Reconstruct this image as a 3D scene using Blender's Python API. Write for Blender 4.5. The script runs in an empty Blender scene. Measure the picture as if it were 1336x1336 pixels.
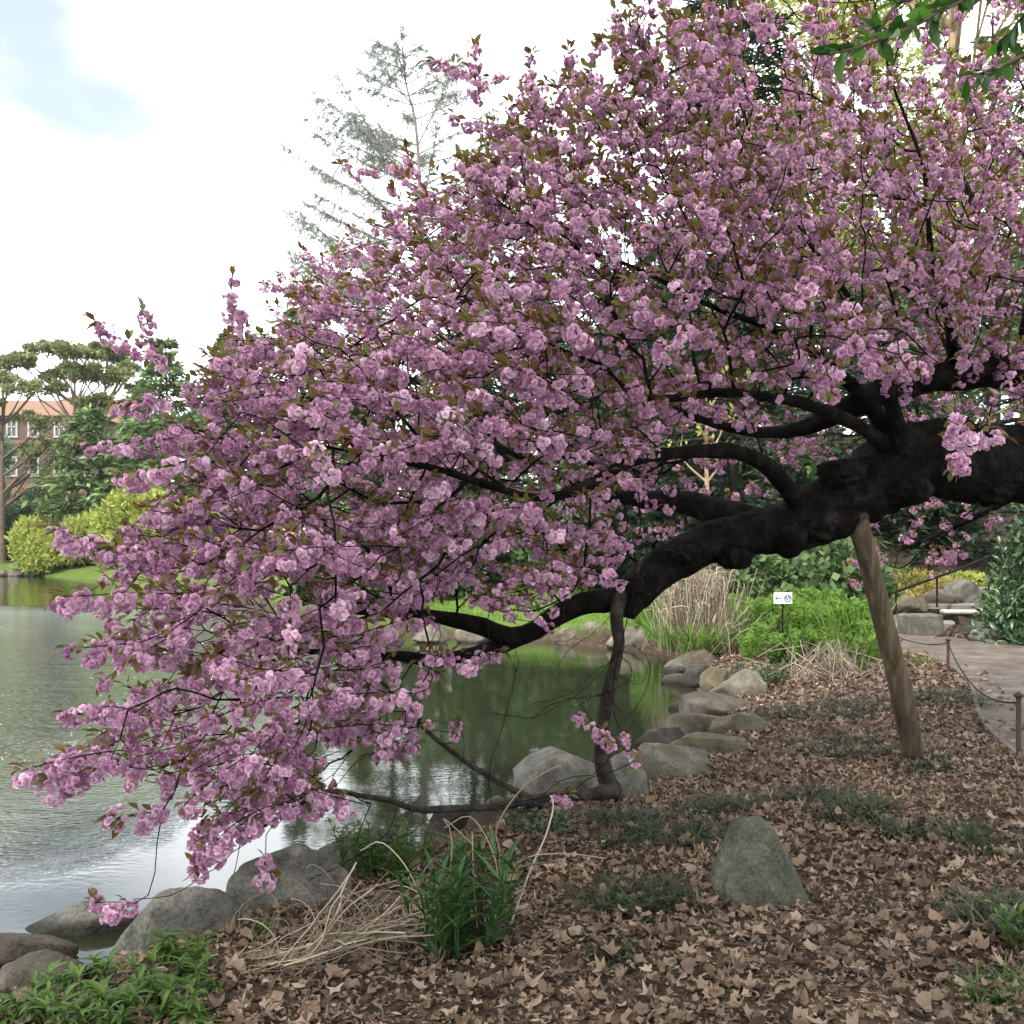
import bpy, math, random
import numpy as np
from mathutils import noise as mnoise, Vector
rng = np.random.default_rng(7)
random.seed(7)
R = math.radians
sc = bpy.context.scene

# ------------------------------------------------------------------ camera
EYE = 1.6
cam_d = bpy.data.cameras.new('camera'); cam = bpy.data.objects.new('camera', cam_d)
sc.collection.objects.link(cam); sc.camera = cam
cam.location = (0, 0, EYE); cam.rotation_euler = (R(90), 0, 0)
cam_d.lens = 36; cam_d.sensor_width = 36; cam_d.shift_y = 47/1336; cam_d.clip_start = .05; cam_d.clip_end = 3000

# ------------------------------------------------------------------ sky, sun, exposure
SUN = np.array([-.35, -.55, .76]); SUN /= np.linalg.norm(SUN)
w = bpy.data.worlds.new('World'); sc.world = w; w.use_nodes = True
nt = w.node_tree; N = nt.nodes; L = nt.links; N.clear()
out = N.new('ShaderNodeOutputWorld'); bg = N.new('ShaderNodeBackground'); bg.inputs[1].default_value = .13
sky = N.new('ShaderNodeTexSky'); sky.sky_type = 'NISHITA'; sky.sun_disc = False
sky.sun_elevation = math.asin(SUN[2]); sky.sun_rotation = math.atan2(SUN[0], SUN[1]); sky.dust_density = 1.5
tc = N.new('ShaderNodeTexCoord'); mp = N.new('ShaderNodeMapping'); mp.inputs['Scale'].default_value = (1, 1, 2.2)
nz = N.new('ShaderNodeTexNoise'); nz.inputs['Scale'].default_value = 2.6; nz.inputs['Detail'].default_value = 6; nz.inputs['Roughness'].default_value = .5
L.new(tc.outputs['Generated'], mp.inputs[0]); L.new(mp.outputs[0], nz.inputs[0])
# an opening in the clouds, low in the north-west
dst = N.new('ShaderNodeVectorMath'); dst.operation = 'DISTANCE'
gd = Vector((-.47, 1, .50)).normalized(); dst.inputs[1].default_value = gd
L.new(tc.outputs['Generated'], dst.inputs[0])
m1 = N.new('ShaderNodeMapRange'); m1.inputs[1].default_value = .0; m1.inputs[2].default_value = .205; m1.inputs[3].default_value = .42; m1.inputs[4].default_value = 0
L.new(dst.outputs['Value'], m1.inputs[0])
sub = N.new('ShaderNodeMath'); sub.operation = 'SUBTRACT'; L.new(nz.outputs[0], sub.inputs[0]); L.new(m1.outputs[0], sub.inputs[1])
rp = N.new('ShaderNodeMapRange'); rp.inputs[1].default_value = .22; rp.inputs[2].default_value = .46; rp.inputs[3].default_value = .17; rp.inputs[4].default_value = .92
rp.interpolation_type = 'SMOOTHSTEP'
L.new(sub.outputs[0], rp.inputs[0])
mx = N.new('ShaderNodeMix'); mx.data_type = 'RGBA'; mx.inputs[7].default_value = (17.4, 18.0, 18.7, 1)
L.new(rp.outputs[0], mx.inputs[0]); L.new(sky.outputs[0], mx.inputs[6])
L.new(mx.outputs[2], bg.inputs[0]); L.new(bg.outputs[0], out.inputs[0])
sd = bpy.data.lights.new('sun', 'SUN'); sd.energy = 4.0; sd.angle = R(1.5); sd.color = (1, .94, .84)
so = bpy.data.objects.new('sun', sd); sc.collection.objects.link(so)
so.rotation_euler = Vector(SUN).to_track_quat('Z', 'Y').to_euler(); so.location = (10, -10, 20)
sc.view_settings.view_transform = 'Standard'; sc.view_settings.look = 'None'
sc.view_settings.exposure = 0.53; sc.view_settings.gamma = 1
sc.render.engine = 'CYCLES'
sc.cycles.max_bounces = 6; sc.cycles.diffuse_bounces = 3; sc.cycles.glossy_bounces = 3; sc.cycles.transmission_bounces = 4
sc.cycles.use_denoising = True

# ------------------------------------------------------------------ helpers
F_ = 1336.0
def P(px, py, d): return np.array([(px-668)/F_*d, d, EYE-(py-715)/F_*d])
def sstep(a, b, x):
    t = np.clip((x-a)/(b-a), 0, 1); return t*t*(3-2*t)
def nrm(v): 
    v = np.asarray(v, float); return v/np.maximum(np.linalg.norm(v, axis=-1, keepdims=True), 1e-9)

class Acc:
    def __init__(s): s.V = []; s.n = 0; s.F = {3: [], 4: []}; s.T = {3: [], 4: []}
    def add(s, V, F, tint=0.5):
        V = np.asarray(V, float).reshape(-1, 3); F = np.asarray(F, int)
        if len(F) == 0: return
        s.V.append(V); k = F.shape[1]; s.F[k].append(F+s.n); s.n += len(V)
        t = np.asarray(tint, float); s.T[k].append(np.full(len(F), float(t)) if t.ndim == 0 else t)
    def mesh(s, name, smooth=True, origin=(0, 0, 0)):
        V = np.concatenate(s.V)-np.asarray(origin, float)
        me = bpy.data.meshes.new(name)
        ls = []; st = []; tt = []; o = 0
        for k in (4, 3):
            if s.F[k]:
                f = np.concatenate(s.F[k]); ls.append(f.ravel()); st.append(o+np.arange(len(f))*k); o += f.size; tt.append(np.concatenate(s.T[k]))
        ls = np.concatenate(ls); st = np.concatenate(st); tt = np.concatenate(tt)
        me.vertices.add(len(V)); me.vertices.foreach_set('co', V.astype(np.float32).ravel())
        me.loops.add(len(ls)); me.loops.foreach_set('vertex_index', ls.astype(np.int32))
        me.polygons.add(len(st)); me.polygons.foreach_set('loop_start', st.astype(np.int32))
        me.polygons.foreach_set('use_smooth', np.full(len(st), bool(smooth)))
        a = me.attributes.new('tint', 'FLOAT', 'FACE'); a.data.foreach_set('value', tt.astype(np.float32))
        me.update(calc_edges=True)
        return me

def tag(o, label=None, cat=None, group=None, kind=None):
    if label: o['label'] = label
    if cat: o['category'] = cat
    if group: o['group'] = group
    if kind: o['kind'] = kind
    return o
def thing(name, label, cat, loc, group=None, rz=0, s=1):
    o = bpy.data.objects.new(name, None); sc.collection.objects.link(o)
    o.location = [float(v) for v in loc]; o.rotation_euler[2] = rz; o.scale = (s, s, s); o.empty_display_size = .2
    return tag(o, label, cat, group)
def obj(name, acc, mat, parent=None, smooth=True, origin=None):
    if origin is None: origin = tuple(parent.location) if parent is not None and parent.parent is None else (0, 0, 0)
    if parent is not None and parent.parent is not None: origin = tuple(parent.parent.location)
    me = acc.mesh(name, smooth, origin)
    o = bpy.data.objects.new(name, me); sc.collection.objects.link(o); me.materials.append(mat)
    if parent is not None: o.parent = parent
    else: o.location = origin
    return o
def copy_tree(t, loc, rz=0, s=1, label=None, group=None):
    c = t.copy(); sc.collection.objects.link(c); c.location = [float(v) for v in loc]; c.rotation_euler[2] = rz; c.scale = (s, s, s)
    if label: c['label'] = label
    if group: c['group'] = group
    for ch in list(t.children):
        d = ch.copy(); sc.collection.objects.link(d); d.parent = c
        for g in list(ch.children):
            e = g.copy(); sc.collection.objects.link(e); e.parent = d
    return c

def tube(acc, pts, rad, n=8, cap=True, tint=.5, rough=0, seed=0):
    pts = np.asarray(pts, float); k = len(pts); rad = np.broadcast_to(np.asarray(rad, float), (k,))
    T = np.gradient(pts, axis=0); T = nrm(T)
    a = np.array([0, 0, 1.]) if abs(T[0, 2]) < .9 else np.array([1., 0, 0])
    u = nrm(np.cross(T[0], a)); Us = []
    for i in range(k):
        u = u-T[i]*np.dot(u, T[i]); u = nrm(u); Us.append(u)
    Us = np.array(Us); Ws = np.cross(T, Us)
    ang = np.linspace(0, 2*np.pi, n, endpoint=False)
    rr = np.repeat(rad[:, None], n, 1)
    if rough:
        for i in range(k):
            for j in range(n):
                q = pts[i]+(Us[i]*math.cos(ang[j])+Ws[i]*math.sin(ang[j]))*rad[i]
                v = Vector(q+seed)
                rr[i, j] *= 1+rough*(mnoise.noise(v*3.2)+.6*mnoise.noise(v*9)+.35*mnoise.noise(v*22))
    V = pts[:, None]+rr[..., None]*(Us[:, None]*np.cos(ang)[None, :, None]+Ws[:, None]*np.sin(ang)[None, :, None])
    V = V.reshape(-1, 3)
    i = np.arange(k-1)[:, None]*n; j = np.arange(n)[None]; j2 = (j+1) % n
    F = np.stack([i+j, i+j2, i+n+j2, i+n+j], -1).reshape(-1, 4)
    acc.add(V, F, tint)
    if cap and n >= 3:
        for e, ring, c in ((0, np.arange(n)[::-1], pts[0]), (1, np.arange(n)+(k-1)*n, pts[-1])):
            VV = np.vstack([V[ring], c+(T[-1]*rad[-1]*.6 if e else -T[0]*rad[0]*.3)]); jj = np.arange(n)
            acc.add(VV, np.stack([jj, (jj+1) % n, np.full(n, n)], -1), tint)
def spline(pts, step=.08):
    "Catmull-Rom through rows of values (x,y,z,r...)"
    p = np.asarray(pts, float); q = np.vstack([2*p[0]-p[1], p, 2*p[-1]-p[-2]]); o = []
    for i in range(1, len(q)-2):
        n = max(2, int(np.linalg.norm(q[i+1, :3]-q[i, :3])/step)); t = np.linspace(0, 1, n, endpoint=False)[:, None]
        a, b, c, d = q[i-1], q[i], q[i+1], q[i+2]
        o.append(.5*(2*b+(c-a)*t+(2*a-5*b+4*c-d)*t*t+(3*b-a-3*c+d)*t**3))
    o.append(p[-1:]); return np.vstack(o)
def basis(d, up=None):
    "rows of direction -> (N,3,3) whose columns are side, along, normal"
    d = nrm(d)
    if up is None: up = np.tile([0, 0, 1.], (len(d), 1))
    s = np.cross(d, up); bad = np.linalg.norm(s, axis=1) < 1e-3; s[bad] = [1, 0, 0]; s = nrm(s); n = np.cross(s, d)
    return np.stack([s, d, n], -1)
def inst(acc, tV, tF, B, T, S, tint=None):
    S = np.asarray(S, float); S = np.broadcast_to(S, (len(T),)) if S.ndim < 2 else S
    loc = tV[None]*(S[:, None, None] if S.ndim == 1 else S[:, None, :])
    V = np.einsum('nij,nkj->nki', B, loc)+T[:, None]
    k = len(tV); F = (tF[None]+(np.arange(len(T))*k)[:, None, None]).reshape(-1, tF.shape[1])
    tt = .5 if tint is None else np.repeat(tint, len(tF))
    acc.add(V.reshape(-1, 3), F, tt)
def rdir(n, z=0): 
    v = rng.normal(size=(n, 3)); v[:, 2] += z; return nrm(v)
def box(acc, c, s, rz=0, tint=.5, bev=0):
    c = np.asarray(c, float); s = np.asarray(s, float)/2
    b = min(bev, s.min()*.9)
    if b <= 0:
        V = np.array([[x, y, z] for x in (-1, 1) for y in (-1, 1) for z in (-1, 1)])*s
        F = np.array([[0, 1, 3, 2], [4, 6, 7, 5], [0, 4, 5, 1], [2, 3, 7, 6], [0, 2, 6, 4], [1, 5, 7, 3]])
        Vs = [(V, F)]
    else:
        q = []
        for z, k in ((-s[2], b), (-s[2]+b, 0), (s[2]-b, 0), (s[2], b)):
            x, y = s[0]-k, s[1]-k; cc = b
            q.append([[x-cc, -y, z], [x, -y+cc, z], [x, y-cc, z], [x-cc, y, z], [-x+cc, y, z], [-x, y-cc, z], [-x, -y+cc, z], [-x+cc, -y, z]])
        V = np.array(q).reshape(-1, 3); i = np.arange(3)[:, None]*8; j = np.arange(8)[None]
        F = np.stack([i+j, i+(j+1) % 8, i+8+(j+1) % 8, i+8+j], -1).reshape(-1, 4)
        Vs = [(V, F), (V[24:], np.array([[0, 1, 2, 3], [0, 3, 4, 7], [4, 5, 6, 7]])), (V[:8], np.array([[3, 2, 1, 0], [7, 4, 3, 0], [7, 6, 5, 4]]))]
    ca, sa = math.cos(rz), math.sin(rz); M = np.array([[ca, -sa, 0], [sa, ca, 0], [0, 0, 1]])
    for V, F in Vs: acc.add(V@M.T+c, F, tint)

# leaf-like templates: x side, y along, z normal
DIA = (np.array([[0, 0, 0], [.5, .45, .05], [0, 1, 0], [-.5, .45, .05]]), np.array([[0, 1, 2, 3]]))
def leaf_tpl(wid=.45, droop=.25, fold=.12, rows=(0, .55, 1, .75, .02)):
    V = []; n = len(rows)
    for i, r in enumerate(rows):
        t = i/(n-1); z = -droop*t*t
        V += [[-wid/2*r, t, z+fold*r], [0, t, z], [wid/2*r, t, z+fold*r]]
    F = []
    for i in range(n-1):
        a = i*3; F += [[a, a+1, a+4, a+3], [a+1, a+2, a+5, a+4]]
    return np.array(V), np.array(F)
DIAN = (DIA[0]*np.array([.42, 1, 1]), DIA[1]); LEAF = leaf_tpl(); BLADE = leaf_tpl(.10, .55, .01, (.6, 1, .9, .6, .02)); LONG = leaf_tpl(.3, .3, .05, (.2, .9, 1, .7, .02))
def scatter_cards(acc, pts, dirs, ln, tpl=DIA, up=None, tint=None, asp=.45):
    n = len(pts); S = np.stack([ln*asp, ln, ln], -1) if tpl is DIA else ln
    inst(acc, *tpl, basis(dirs, up if up is not None else rdir(n)), pts, S, rng.random(n) if tint is None else tint)

# ------------------------------------------------------------------ materials
def nodes(name):
    m = bpy.data.materials.new(name); m.use_nodes = True; n = m.node_tree.nodes; l = m.node_tree.links
    n.clear(); o = n.new('ShaderNodeOutputMaterial'); return m, n, l, o
def ramp(n, cols):
    r = n.new('ShaderNodeValToRGB'); e = r.color_ramp.elements
    while len(e) < len(cols): e.new(.5)
    for i, c in enumerate(cols):
        e[i].position = i/(len(cols)-1) if len(c) == 3 else c[3]; e[i].color = (*c[:3], 1)
    return r
def leafmat(name, cols, trans=.35, rough=.55, spec=.3, tcol=1.2):
    m, n, l, o = nodes(name)
    at = n.new('ShaderNodeAttribute'); at.attribute_name = 'tint'; r = ramp(n, cols); l.new(at.outputs['Fac'], r.inputs[0])
    p = n.new('ShaderNodeBsdfPrincipled'); p.inputs['Roughness'].default_value = rough; p.inputs['Specular IOR Level'].default_value = spec
    t = n.new('ShaderNodeBsdfTranslucent'); ms = n.new('ShaderNodeMixShader'); ms.inputs[0].default_value = trans
    l.new(r.outputs[0], p.inputs['Base Color'])
    hs = n.new('ShaderNodeHueSaturation'); hs.inputs['Value'].default_value = tcol; l.new(r.outputs[0], hs.inputs['Color']); l.new(hs.outputs[0], t.inputs[0])
    l.new(p.outputs[0], ms.inputs[1]); l.new(t.outputs[0], ms.inputs[2]); l.new(ms.outputs[0], o.inputs[0]); return m
def surf(name, cols, scale=6, detail=8, rough=.85, bump=.4, bscale=None, spec=.3, stretch=(1, 1, 1), metal=0, bdist=.03, distort=0):
    m, n, l, o = nodes(name)
    p = n.new('ShaderNodeBsdfPrincipled'); p.inputs['Roughness'].default_value = rough; p.inputs['Specular IOR Level'].default_value = spec; p.inputs['Metallic'].default_value = metal
    tc = n.new('ShaderNodeTexCoord'); mp = n.new('ShaderNodeMapping'); mp.inputs['Scale'].default_value = stretch
    l.new(tc.outputs['Object'], mp.inputs[0])
    a = n.new('ShaderNodeTexNoise'); a.inputs['Scale'].default_value = scale; a.inputs['Detail'].default_value = detail; a.inputs['Roughness'].default_value = .62; a.inputs['Distortion'].default_value = distort
    l.new(mp.outputs[0], a.inputs[0]); r = ramp(n, cols); 
    mr = n.new('ShaderNodeMapRange'); mr.inputs[1].default_value = .3; mr.inputs[2].default_value = .7; l.new(a.outputs[0], mr.inputs[0])
    l.new(mr.outputs[0], r.inputs[0]); l.new(r.outputs[0], p.inputs['Base Color'])
    if bump:
        b = n.new('ShaderNodeTexNoise'); b.inputs['Scale'].default_value = bscale or scale*4; b.inputs['Detail'].default_value = 8; l.new(mp.outputs[0], b.inputs[0])
        bp = n.new('ShaderNodeBump'); bp.inputs['Strength'].default_value = bump; bp.inputs['Distance'].default_value = bdist; l.new(b.outputs[0], bp.inputs['Height']); l.new(bp.outputs[0], p.inputs['Normal'])
    l.new(p.outputs[0], o.inputs[0]); return m

M = {}
M['petal'] = leafmat('blossom_petals', [(.42, .205, .335), (.57, .32, .46), (.70, .44, .585), (.85, .64, .75)], .24, .6, .15, 1.1)
M['bronze'] = leafmat('bronze_leaf', [(.085, .040, .014), (.13, .075, .022), (.14, .11, .028), (.11, .13, .035)], .4, .45, .35)
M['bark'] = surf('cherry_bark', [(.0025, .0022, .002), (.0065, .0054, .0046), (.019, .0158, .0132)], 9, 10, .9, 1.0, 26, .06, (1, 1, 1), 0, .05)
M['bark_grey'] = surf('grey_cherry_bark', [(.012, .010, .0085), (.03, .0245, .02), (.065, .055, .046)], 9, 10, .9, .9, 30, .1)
M['twig'] = surf('twig_bark', [(.020, .014, .011), (.05, .036, .028)], 12, 4, .8, .3)
M['dry'] = leafmat('dry_straw', [(.11, .08, .052), (.27, .212, .15), (.50, .43, .34)], .1, .7, .2)
M['litter'] = leafmat('dead_leaf', [(.046, .029, .018), (.135, .092, .064), (.225, .158, .113), (.32, .245, .185)], .12, .8, .15)
M['liriope'] = leafmat('dark_grass', [(.011, .020, .007), (.023, .038, .012), (.046, .064, .02)], .25, .5, .35)
M['weed'] = leafmat('fresh_green', [(.034, .070, .011), (.064, .125, .018), (.115, .188, .034)], .35, .5, .35)
M['shoot'] = leafmat('dark_shoot', [(.018, .046, .012), (.036, .085, .02), (.065, .135, .032)], .3, .5, .35)
M['fern'] = leafmat('fern_green', [(.045, .10, .016), (.125, .235, .035), (.22, .345, .07)], .38, .55, .25)
M['rhodo'] = leafmat('glossy_leaf', [(.018, .044, .016), (.038, .080, .027), (.08, .135, .046)], .2, .35, .5)
M['magnolia'] = leafmat('shade_leaf', [(.014, .042, .008), (.032, .095, .012), (.075, .18, .02)], .5, .4, .4)
M['pine'] = leafmat('pine_needle', [(.085, .11, .045), (.16, .185, .07), (.25, .26, .10)], .15)
M['conifer'] = leafmat('conifer_needle', [(.07, .115, .045), (.125, .19, .07), (.19, .26, .095)], .2)
M['darkcon'] = leafmat('dark_needle', [(.010, .022, .013), (.02, .04, .02), (.036, .06, .028)], .2)
M['hemlock'] = leafmat('soft_needle', [(.04, .078, .03), (.075, .125, .045), (.12, .175, .06)], .25)
M['bluegreen'] = leafmat('blue_green_leaf', [(.045, .085, .05), (.085, .14, .08), (.13, .19, .11)], .25)
M['lime'] = leafmat('yellow_green_leaf', [(.16, .20, .04), (.29, .33, .065), (.43, .46, .12)], .4)
M['yellow'] = leafmat('gold_leaf', [(.17, .16, .04), (.29, .24, .055), (.42, .34, .10)], .4)
M['cypress'] = leafmat('new_needle', [(.17, .20, .19), (.25, .28, .26), (.33, .35, .27)], .35)
M['trunk_grey'] = surf('grey_trunk', [(.06, .045, .034), (.13, .095, .07)], 3, 5, .9, .6, 12)
M['trunk_tan'] = surf('tan_trunk', [(.20, .14, .09), (.36, .26, .16)], 3, 5, .9, .5, 12)
M['trunk_dark'] = surf('dark_trunk', [(.02, .016, .013), (.05, .04, .03)], 4, 5, .9, .6, 14)

# ------------------------------------------------------------------ terrain
SH = np.array([(-40, 1.5), (-3.4, 3.6), (-2.55, 4.4), (-2.1, 4.75), (-1.75, 5.3), (-1.3, 5.9), (-.75, 6.7), (-.1, 7.4), (.45, 8.1), (1.05, 8.9), (1.6, 10.2), (1.9, 11.8), (2.35, 13.8),
               (2.75, 16), (3.0, 18.2), (2.5, 19.6), (1.5, 20.6), (.4, 22.2), (-1.5, 23), (-4, 25), (-8, 33), (-15, 48), (-24, 64), (-34, 75), (-60, 78), (-150, 78), (-150, 1.5)], float)
def shore_dist(x, y):
    x = np.asarray(x, float); y = np.asarray(y, float)
    best = np.full(x.shape, 1e9); ins = np.zeros(x.shape, bool)
    for i in range(len(SH)):
        a = SH[i]; b = SH[(i+1) % len(SH)]; e = b-a
        t = np.clip(((x-a[0])*e[0]+(y-a[1])*e[1])/(e@e), 0, 1)
        best = np.minimum(best, np.hypot(x-a[0]-t*e[0], y-a[1]-t*e[1]))
        c = (a[1] > y) != (b[1] > y)
        with np.errstate(divide='ignore', invalid='ignore'): xi = a[0]+(y-a[1])/(e[1] if e[1] else 1e-9)*e[0]
        ins ^= c & (x < xi)
    return np.where(ins, -best, best)
PATH = np.array([(4.3, -6, 2.9), (4.35, 1, 2.8), (4.75, 5, 2.7), (5.42, 8.4, 2.65), (6.72, 12.0, 2.5), (7.3, 14.7, 2.5), (7.1, 16.6, 2.5), (6.5, 18.4, 2.2), (5.6, 19.6, 1.9), (4.6, 20.3, 1.7)], float)
PS = spline(PATH, .25)
def path_dist(x, y):
    x = np.asarray(x, float); y = np.asarray(y, float); b = np.full(x.shape, 1e9)
    for q in PS[::2]: b = np.minimum(b, np.hypot(x-q[0], y-q[1])-q[2]/2)
    return b
def vnoise(x, y, s, o=0):
    f = np.vectorize(lambda a, b: mnoise.noise(Vector((a*s+o, b*s-o, o*.7)))); return f(x, y)
def ground_z(x, y, fine=True):
    x = np.asarray(x, float); y = np.asarray(y, float)
    s = shore_dist(x, y)
    z = np.where(s < 0, -.42-.9*sstep(0, 2.2, -s), -.42+.27*sstep(0, .75, s)+.15*sstep(.5, 3.0, s))
    pd = path_dist(x, y)
    hill = 6.5*sstep(20.5, 46, y-.15*x)*sstep(-5, 7, x)+.5*sstep(24, 60, y)
    z = z+hill*sstep(.2, 2.5, pd)
    if fine:
        k = sstep(.15, .9, pd)*sstep(-.3, .3, s)
        z = z+k*(.045*vnoise(x, y, .9)+.02*vnoise(x, y, 2.7, 5))
    return z
def gz(x, y): return float(ground_z(np.array([x]), np.array([y]))[0])
def G(px, py, z=0.0):
    d = (EYE-z)*F_/(py-715); return np.array([(px-668)/F_*d, d, z])
def GG(px, py):
    z = 0.
    for _ in range(8): q = G(px, py, z); z = .5*z+.5*gz(q[0], q[1])
    q = G(px, py, z); q[2] = gz(q[0], q[1]); return q

u = np.linspace(-1, 1, 300); gx = 2.6*np.sinh(u*5.6)+1.0
v = np.linspace(-.42, 1, 330); gy = 6+3.0*np.sinh(v*5.3)
X, Y = np.meshgrid(gx, gy); Z = ground_z(X, Y)
acc = Acc(); ny, nx = X.shape
idx = np.arange(ny*nx).reshape(ny, nx)
acc.add(np.stack([X, Y, Z], -1), np.stack([idx[:-1, :-1], idx[:-1, 1:], idx[1:, 1:], idx[1:, :-1]], -1).reshape(-1, 4))
m, n, l, o = nodes('garden_soil')
p = n.new('ShaderNodeBsdfPrincipled'); p.inputs['Roughness'].default_value = .95; p.inputs['Specular IOR Level'].default_value = .1
tcn = n.new('ShaderNodeTexCoord')
vo = n.new('ShaderNodeTexVoronoi'); vo.inputs['Scale'].default_value = 26; nz1 = n.new('ShaderNodeTexNoise'); nz1.inputs['Scale'].default_value = 3; nz1.inputs['Detail'].default_value = 8
nzw = n.new('ShaderNodeTexNoise'); nzw.inputs['Scale'].default_value = 9; nzw.inputs['Detail'].default_value = 4
va = n.new('ShaderNodeMix'); va.data_type = 'RGBA'; va.blend_type = 'LINEAR_LIGHT'; va.inputs[0].default_value = .12
l.new(tcn.outputs['Object'], va.inputs[6]); l.new(tcn.outputs['Object'], nzw.inputs[0]); l.new(nzw.outputs['Color'], va.inputs[7]); l.new(va.outputs[2], vo.inputs[0]); l.new(tcn.outputs['Object'], nz1.inputs[0])
r1 = ramp(n, [(.012, .009, .007), (.045, .031, .023), (.09, .064, .047), (.14, .103, .077)]); l.new(vo.outputs['Color'], r1.inputs[0])
r2 = ramp(n, [(.5, .5, .5), (1.15, 1.1, 1.05)]); l.new(nz1.outputs[0], r2.inputs[0])
mm = n.new('ShaderNodeMix'); mm.data_type = 'RGBA'; mm.blend_type = 'MULTIPLY'; mm.inputs[0].default_value = 1; l.new(r1.outputs[0], mm.inputs[6]); l.new(r2.outputs[0], mm.inputs[7])
rg = ramp(n, [(.05, .085, .016), (.09, .145, .026), (.135, .195, .042)]); nzg = n.new('ShaderNodeTexNoise'); nzg.inputs['Scale'].default_value = 1.5; nzg.inputs['Detail'].default_value = 10
l.new(tcn.outputs['Object'], nzg.inputs[0]); l.new(nzg.outputs[0], rg.inputs[0])
at = n.new('ShaderNodeAttribute'); at.attribute_name = 'lawn'; mg = n.new('ShaderNodeMix'); mg.data_type = 'RGBA'
l.new(at.outputs['Fac'], mg.inputs[0]); l.new(mm.outputs[2], mg.inputs[6]); l.new(rg.outputs[0], mg.inputs[7]); l.new(mg.outputs[2], p.inputs['Base Color'])
bp = n.new('ShaderNodeBump'); bp.inputs['Strength'].default_value = .8; bp.inputs['Distance'].default_value = .03; l.new(vo.outputs['Distance'], bp.inputs['Height']); l.new(bp.outputs[0], p.inputs['Normal']); l.new(p.outputs[0], o.inputs[0])
M['soil'] = m
g = obj('ground', acc, m); tag(g, kind='structure')
sd_ = shore_dist(X, Y)
lawn = (sstep(21, 22.5, Y)*sstep(4.0, 2.0, X)).ravel()*sstep(.2, .7, sd_.ravel())
lawn = np.maximum(lawn, sstep(40, 55, Y.ravel())*.8)
a = g.data.attributes.new('lawn', 'FLOAT', 'POINT'); a.data.foreach_set('value', lawn.astype(np.float32))

# path
acc = Acc(); T = nrm(np.gradient(PS[:, :2], axis=0)); Nn = np.stack([-T[:, 1], T[:, 0]], -1); k = 9
rows = []
for j in range(k):
    q = PS[:, :2]+Nn*(PS[:, 2:3]*(.5-j/(k-1))); rows.append(np.c_[q, np.full(len(q), .014+.012*math.sin(math.pi*j/(k-1)))])
Vp = np.stack(rows, 1); i = np.arange(len(PS)-1)[:, None]*k; j = np.arange(k-1)[None]
acc.add(Vp, np.stack([i+j+1, i+j, i+k+j, i+k+j+1], -1).reshape(-1, 4)[:, ::-1])
M['path'] = surf('packed_gravel', [(.06, .049, .041), (.108, .088, .074), (.168, .140, .118)], 2.2, 14, .95, .9, 120, .15, (1, 1, 1), 0, .01)
tag(obj('path', acc, M['path']), kind='structure')
# path edging board (left side)
acc = Acc(); sel = (PS[:, 1] > 2) & (PS[:, 1] < 15.2); e = (PS[:, :2]+Nn*(PS[:, 2:3]*.5+.03))[sel]
pts3 = np.c_[e, np.full(len(e), .0)]; no = Nn[sel]
Vk = np.stack([np.c_[e-no*.02, np.full(len(e), -.05)], np.c_[e-no*.02, np.full(len(e), .038)], np.c_[e+no*.02, np.full(len(e), .038)], np.c_[e+no*.02, np.full(len(e), -.05)]], 1)
i = np.arange(len(e)-1)[:, None]*4; j = np.arange(4)[None]; acc.add(Vk, np.stack([i+j, i+(j+1) % 4, i+4+(j+1) % 4, i+4+j], -1).reshape(-1, 4))
M['board'] = surf('weathered_board', [(.055, .047, .04), (.13, .112, .096)], 6, 6, .9, .4)
tag(obj('edging_board', acc, M['board'], smooth=False, origin=(5, 8, 0)), 'weathered grey edging board along the left side of the gravel path', 'edging')

# water
acc = Acc(); x0, x1, y0, y1 = -150, 4.2, -6, 82
ys = np.linspace(y0, y1, 60); xs = np.linspace(x0, x1, 60); XX, YY = np.meshgrid(xs, ys); ii = np.arange(3600).reshape(60, 60)
acc.add(np.stack([XX, YY, np.full_like(XX, -.40)], -1), np.stack([ii[:-1, :-1], ii[:-1, 1:], ii[1:, 1:], ii[1:, :-1]], -1).reshape(-1, 4))
m, n, l, o = nodes('pond_water')
p = n.new('ShaderNodeBsdfPrincipled'); p.inputs['Base Color'].default_value = (.018, .021, .010, 1); p.inputs['Roughness'].default_value = .03; p.inputs['IOR'].default_value = 1.8; p.inputs['Specular IOR Level'].default_value = .5
tcn = n.new('ShaderNodeTexCoord'); mp = n.new('ShaderNodeMapping'); mp.inputs['Rotation'].default_value = (0, 0, R(12)); mp.inputs['Scale'].default_value = (1, 1.9, 1)
l.new(tcn.outputs['Object'], mp.inputs[0])
wa = n.new('ShaderNodeTexNoise'); wa.inputs['Scale'].default_value = 12; wa.inputs['Detail'].default_value = 3; l.new(mp.outputs[0], wa.inputs[0])
wb = n.new('ShaderNodeTexNoise'); wb.inputs['Scale'].default_value = 1.5; wb.inputs['Detail'].default_value = 2; l.new(mp.outputs[0], wb.inputs[0])
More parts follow.
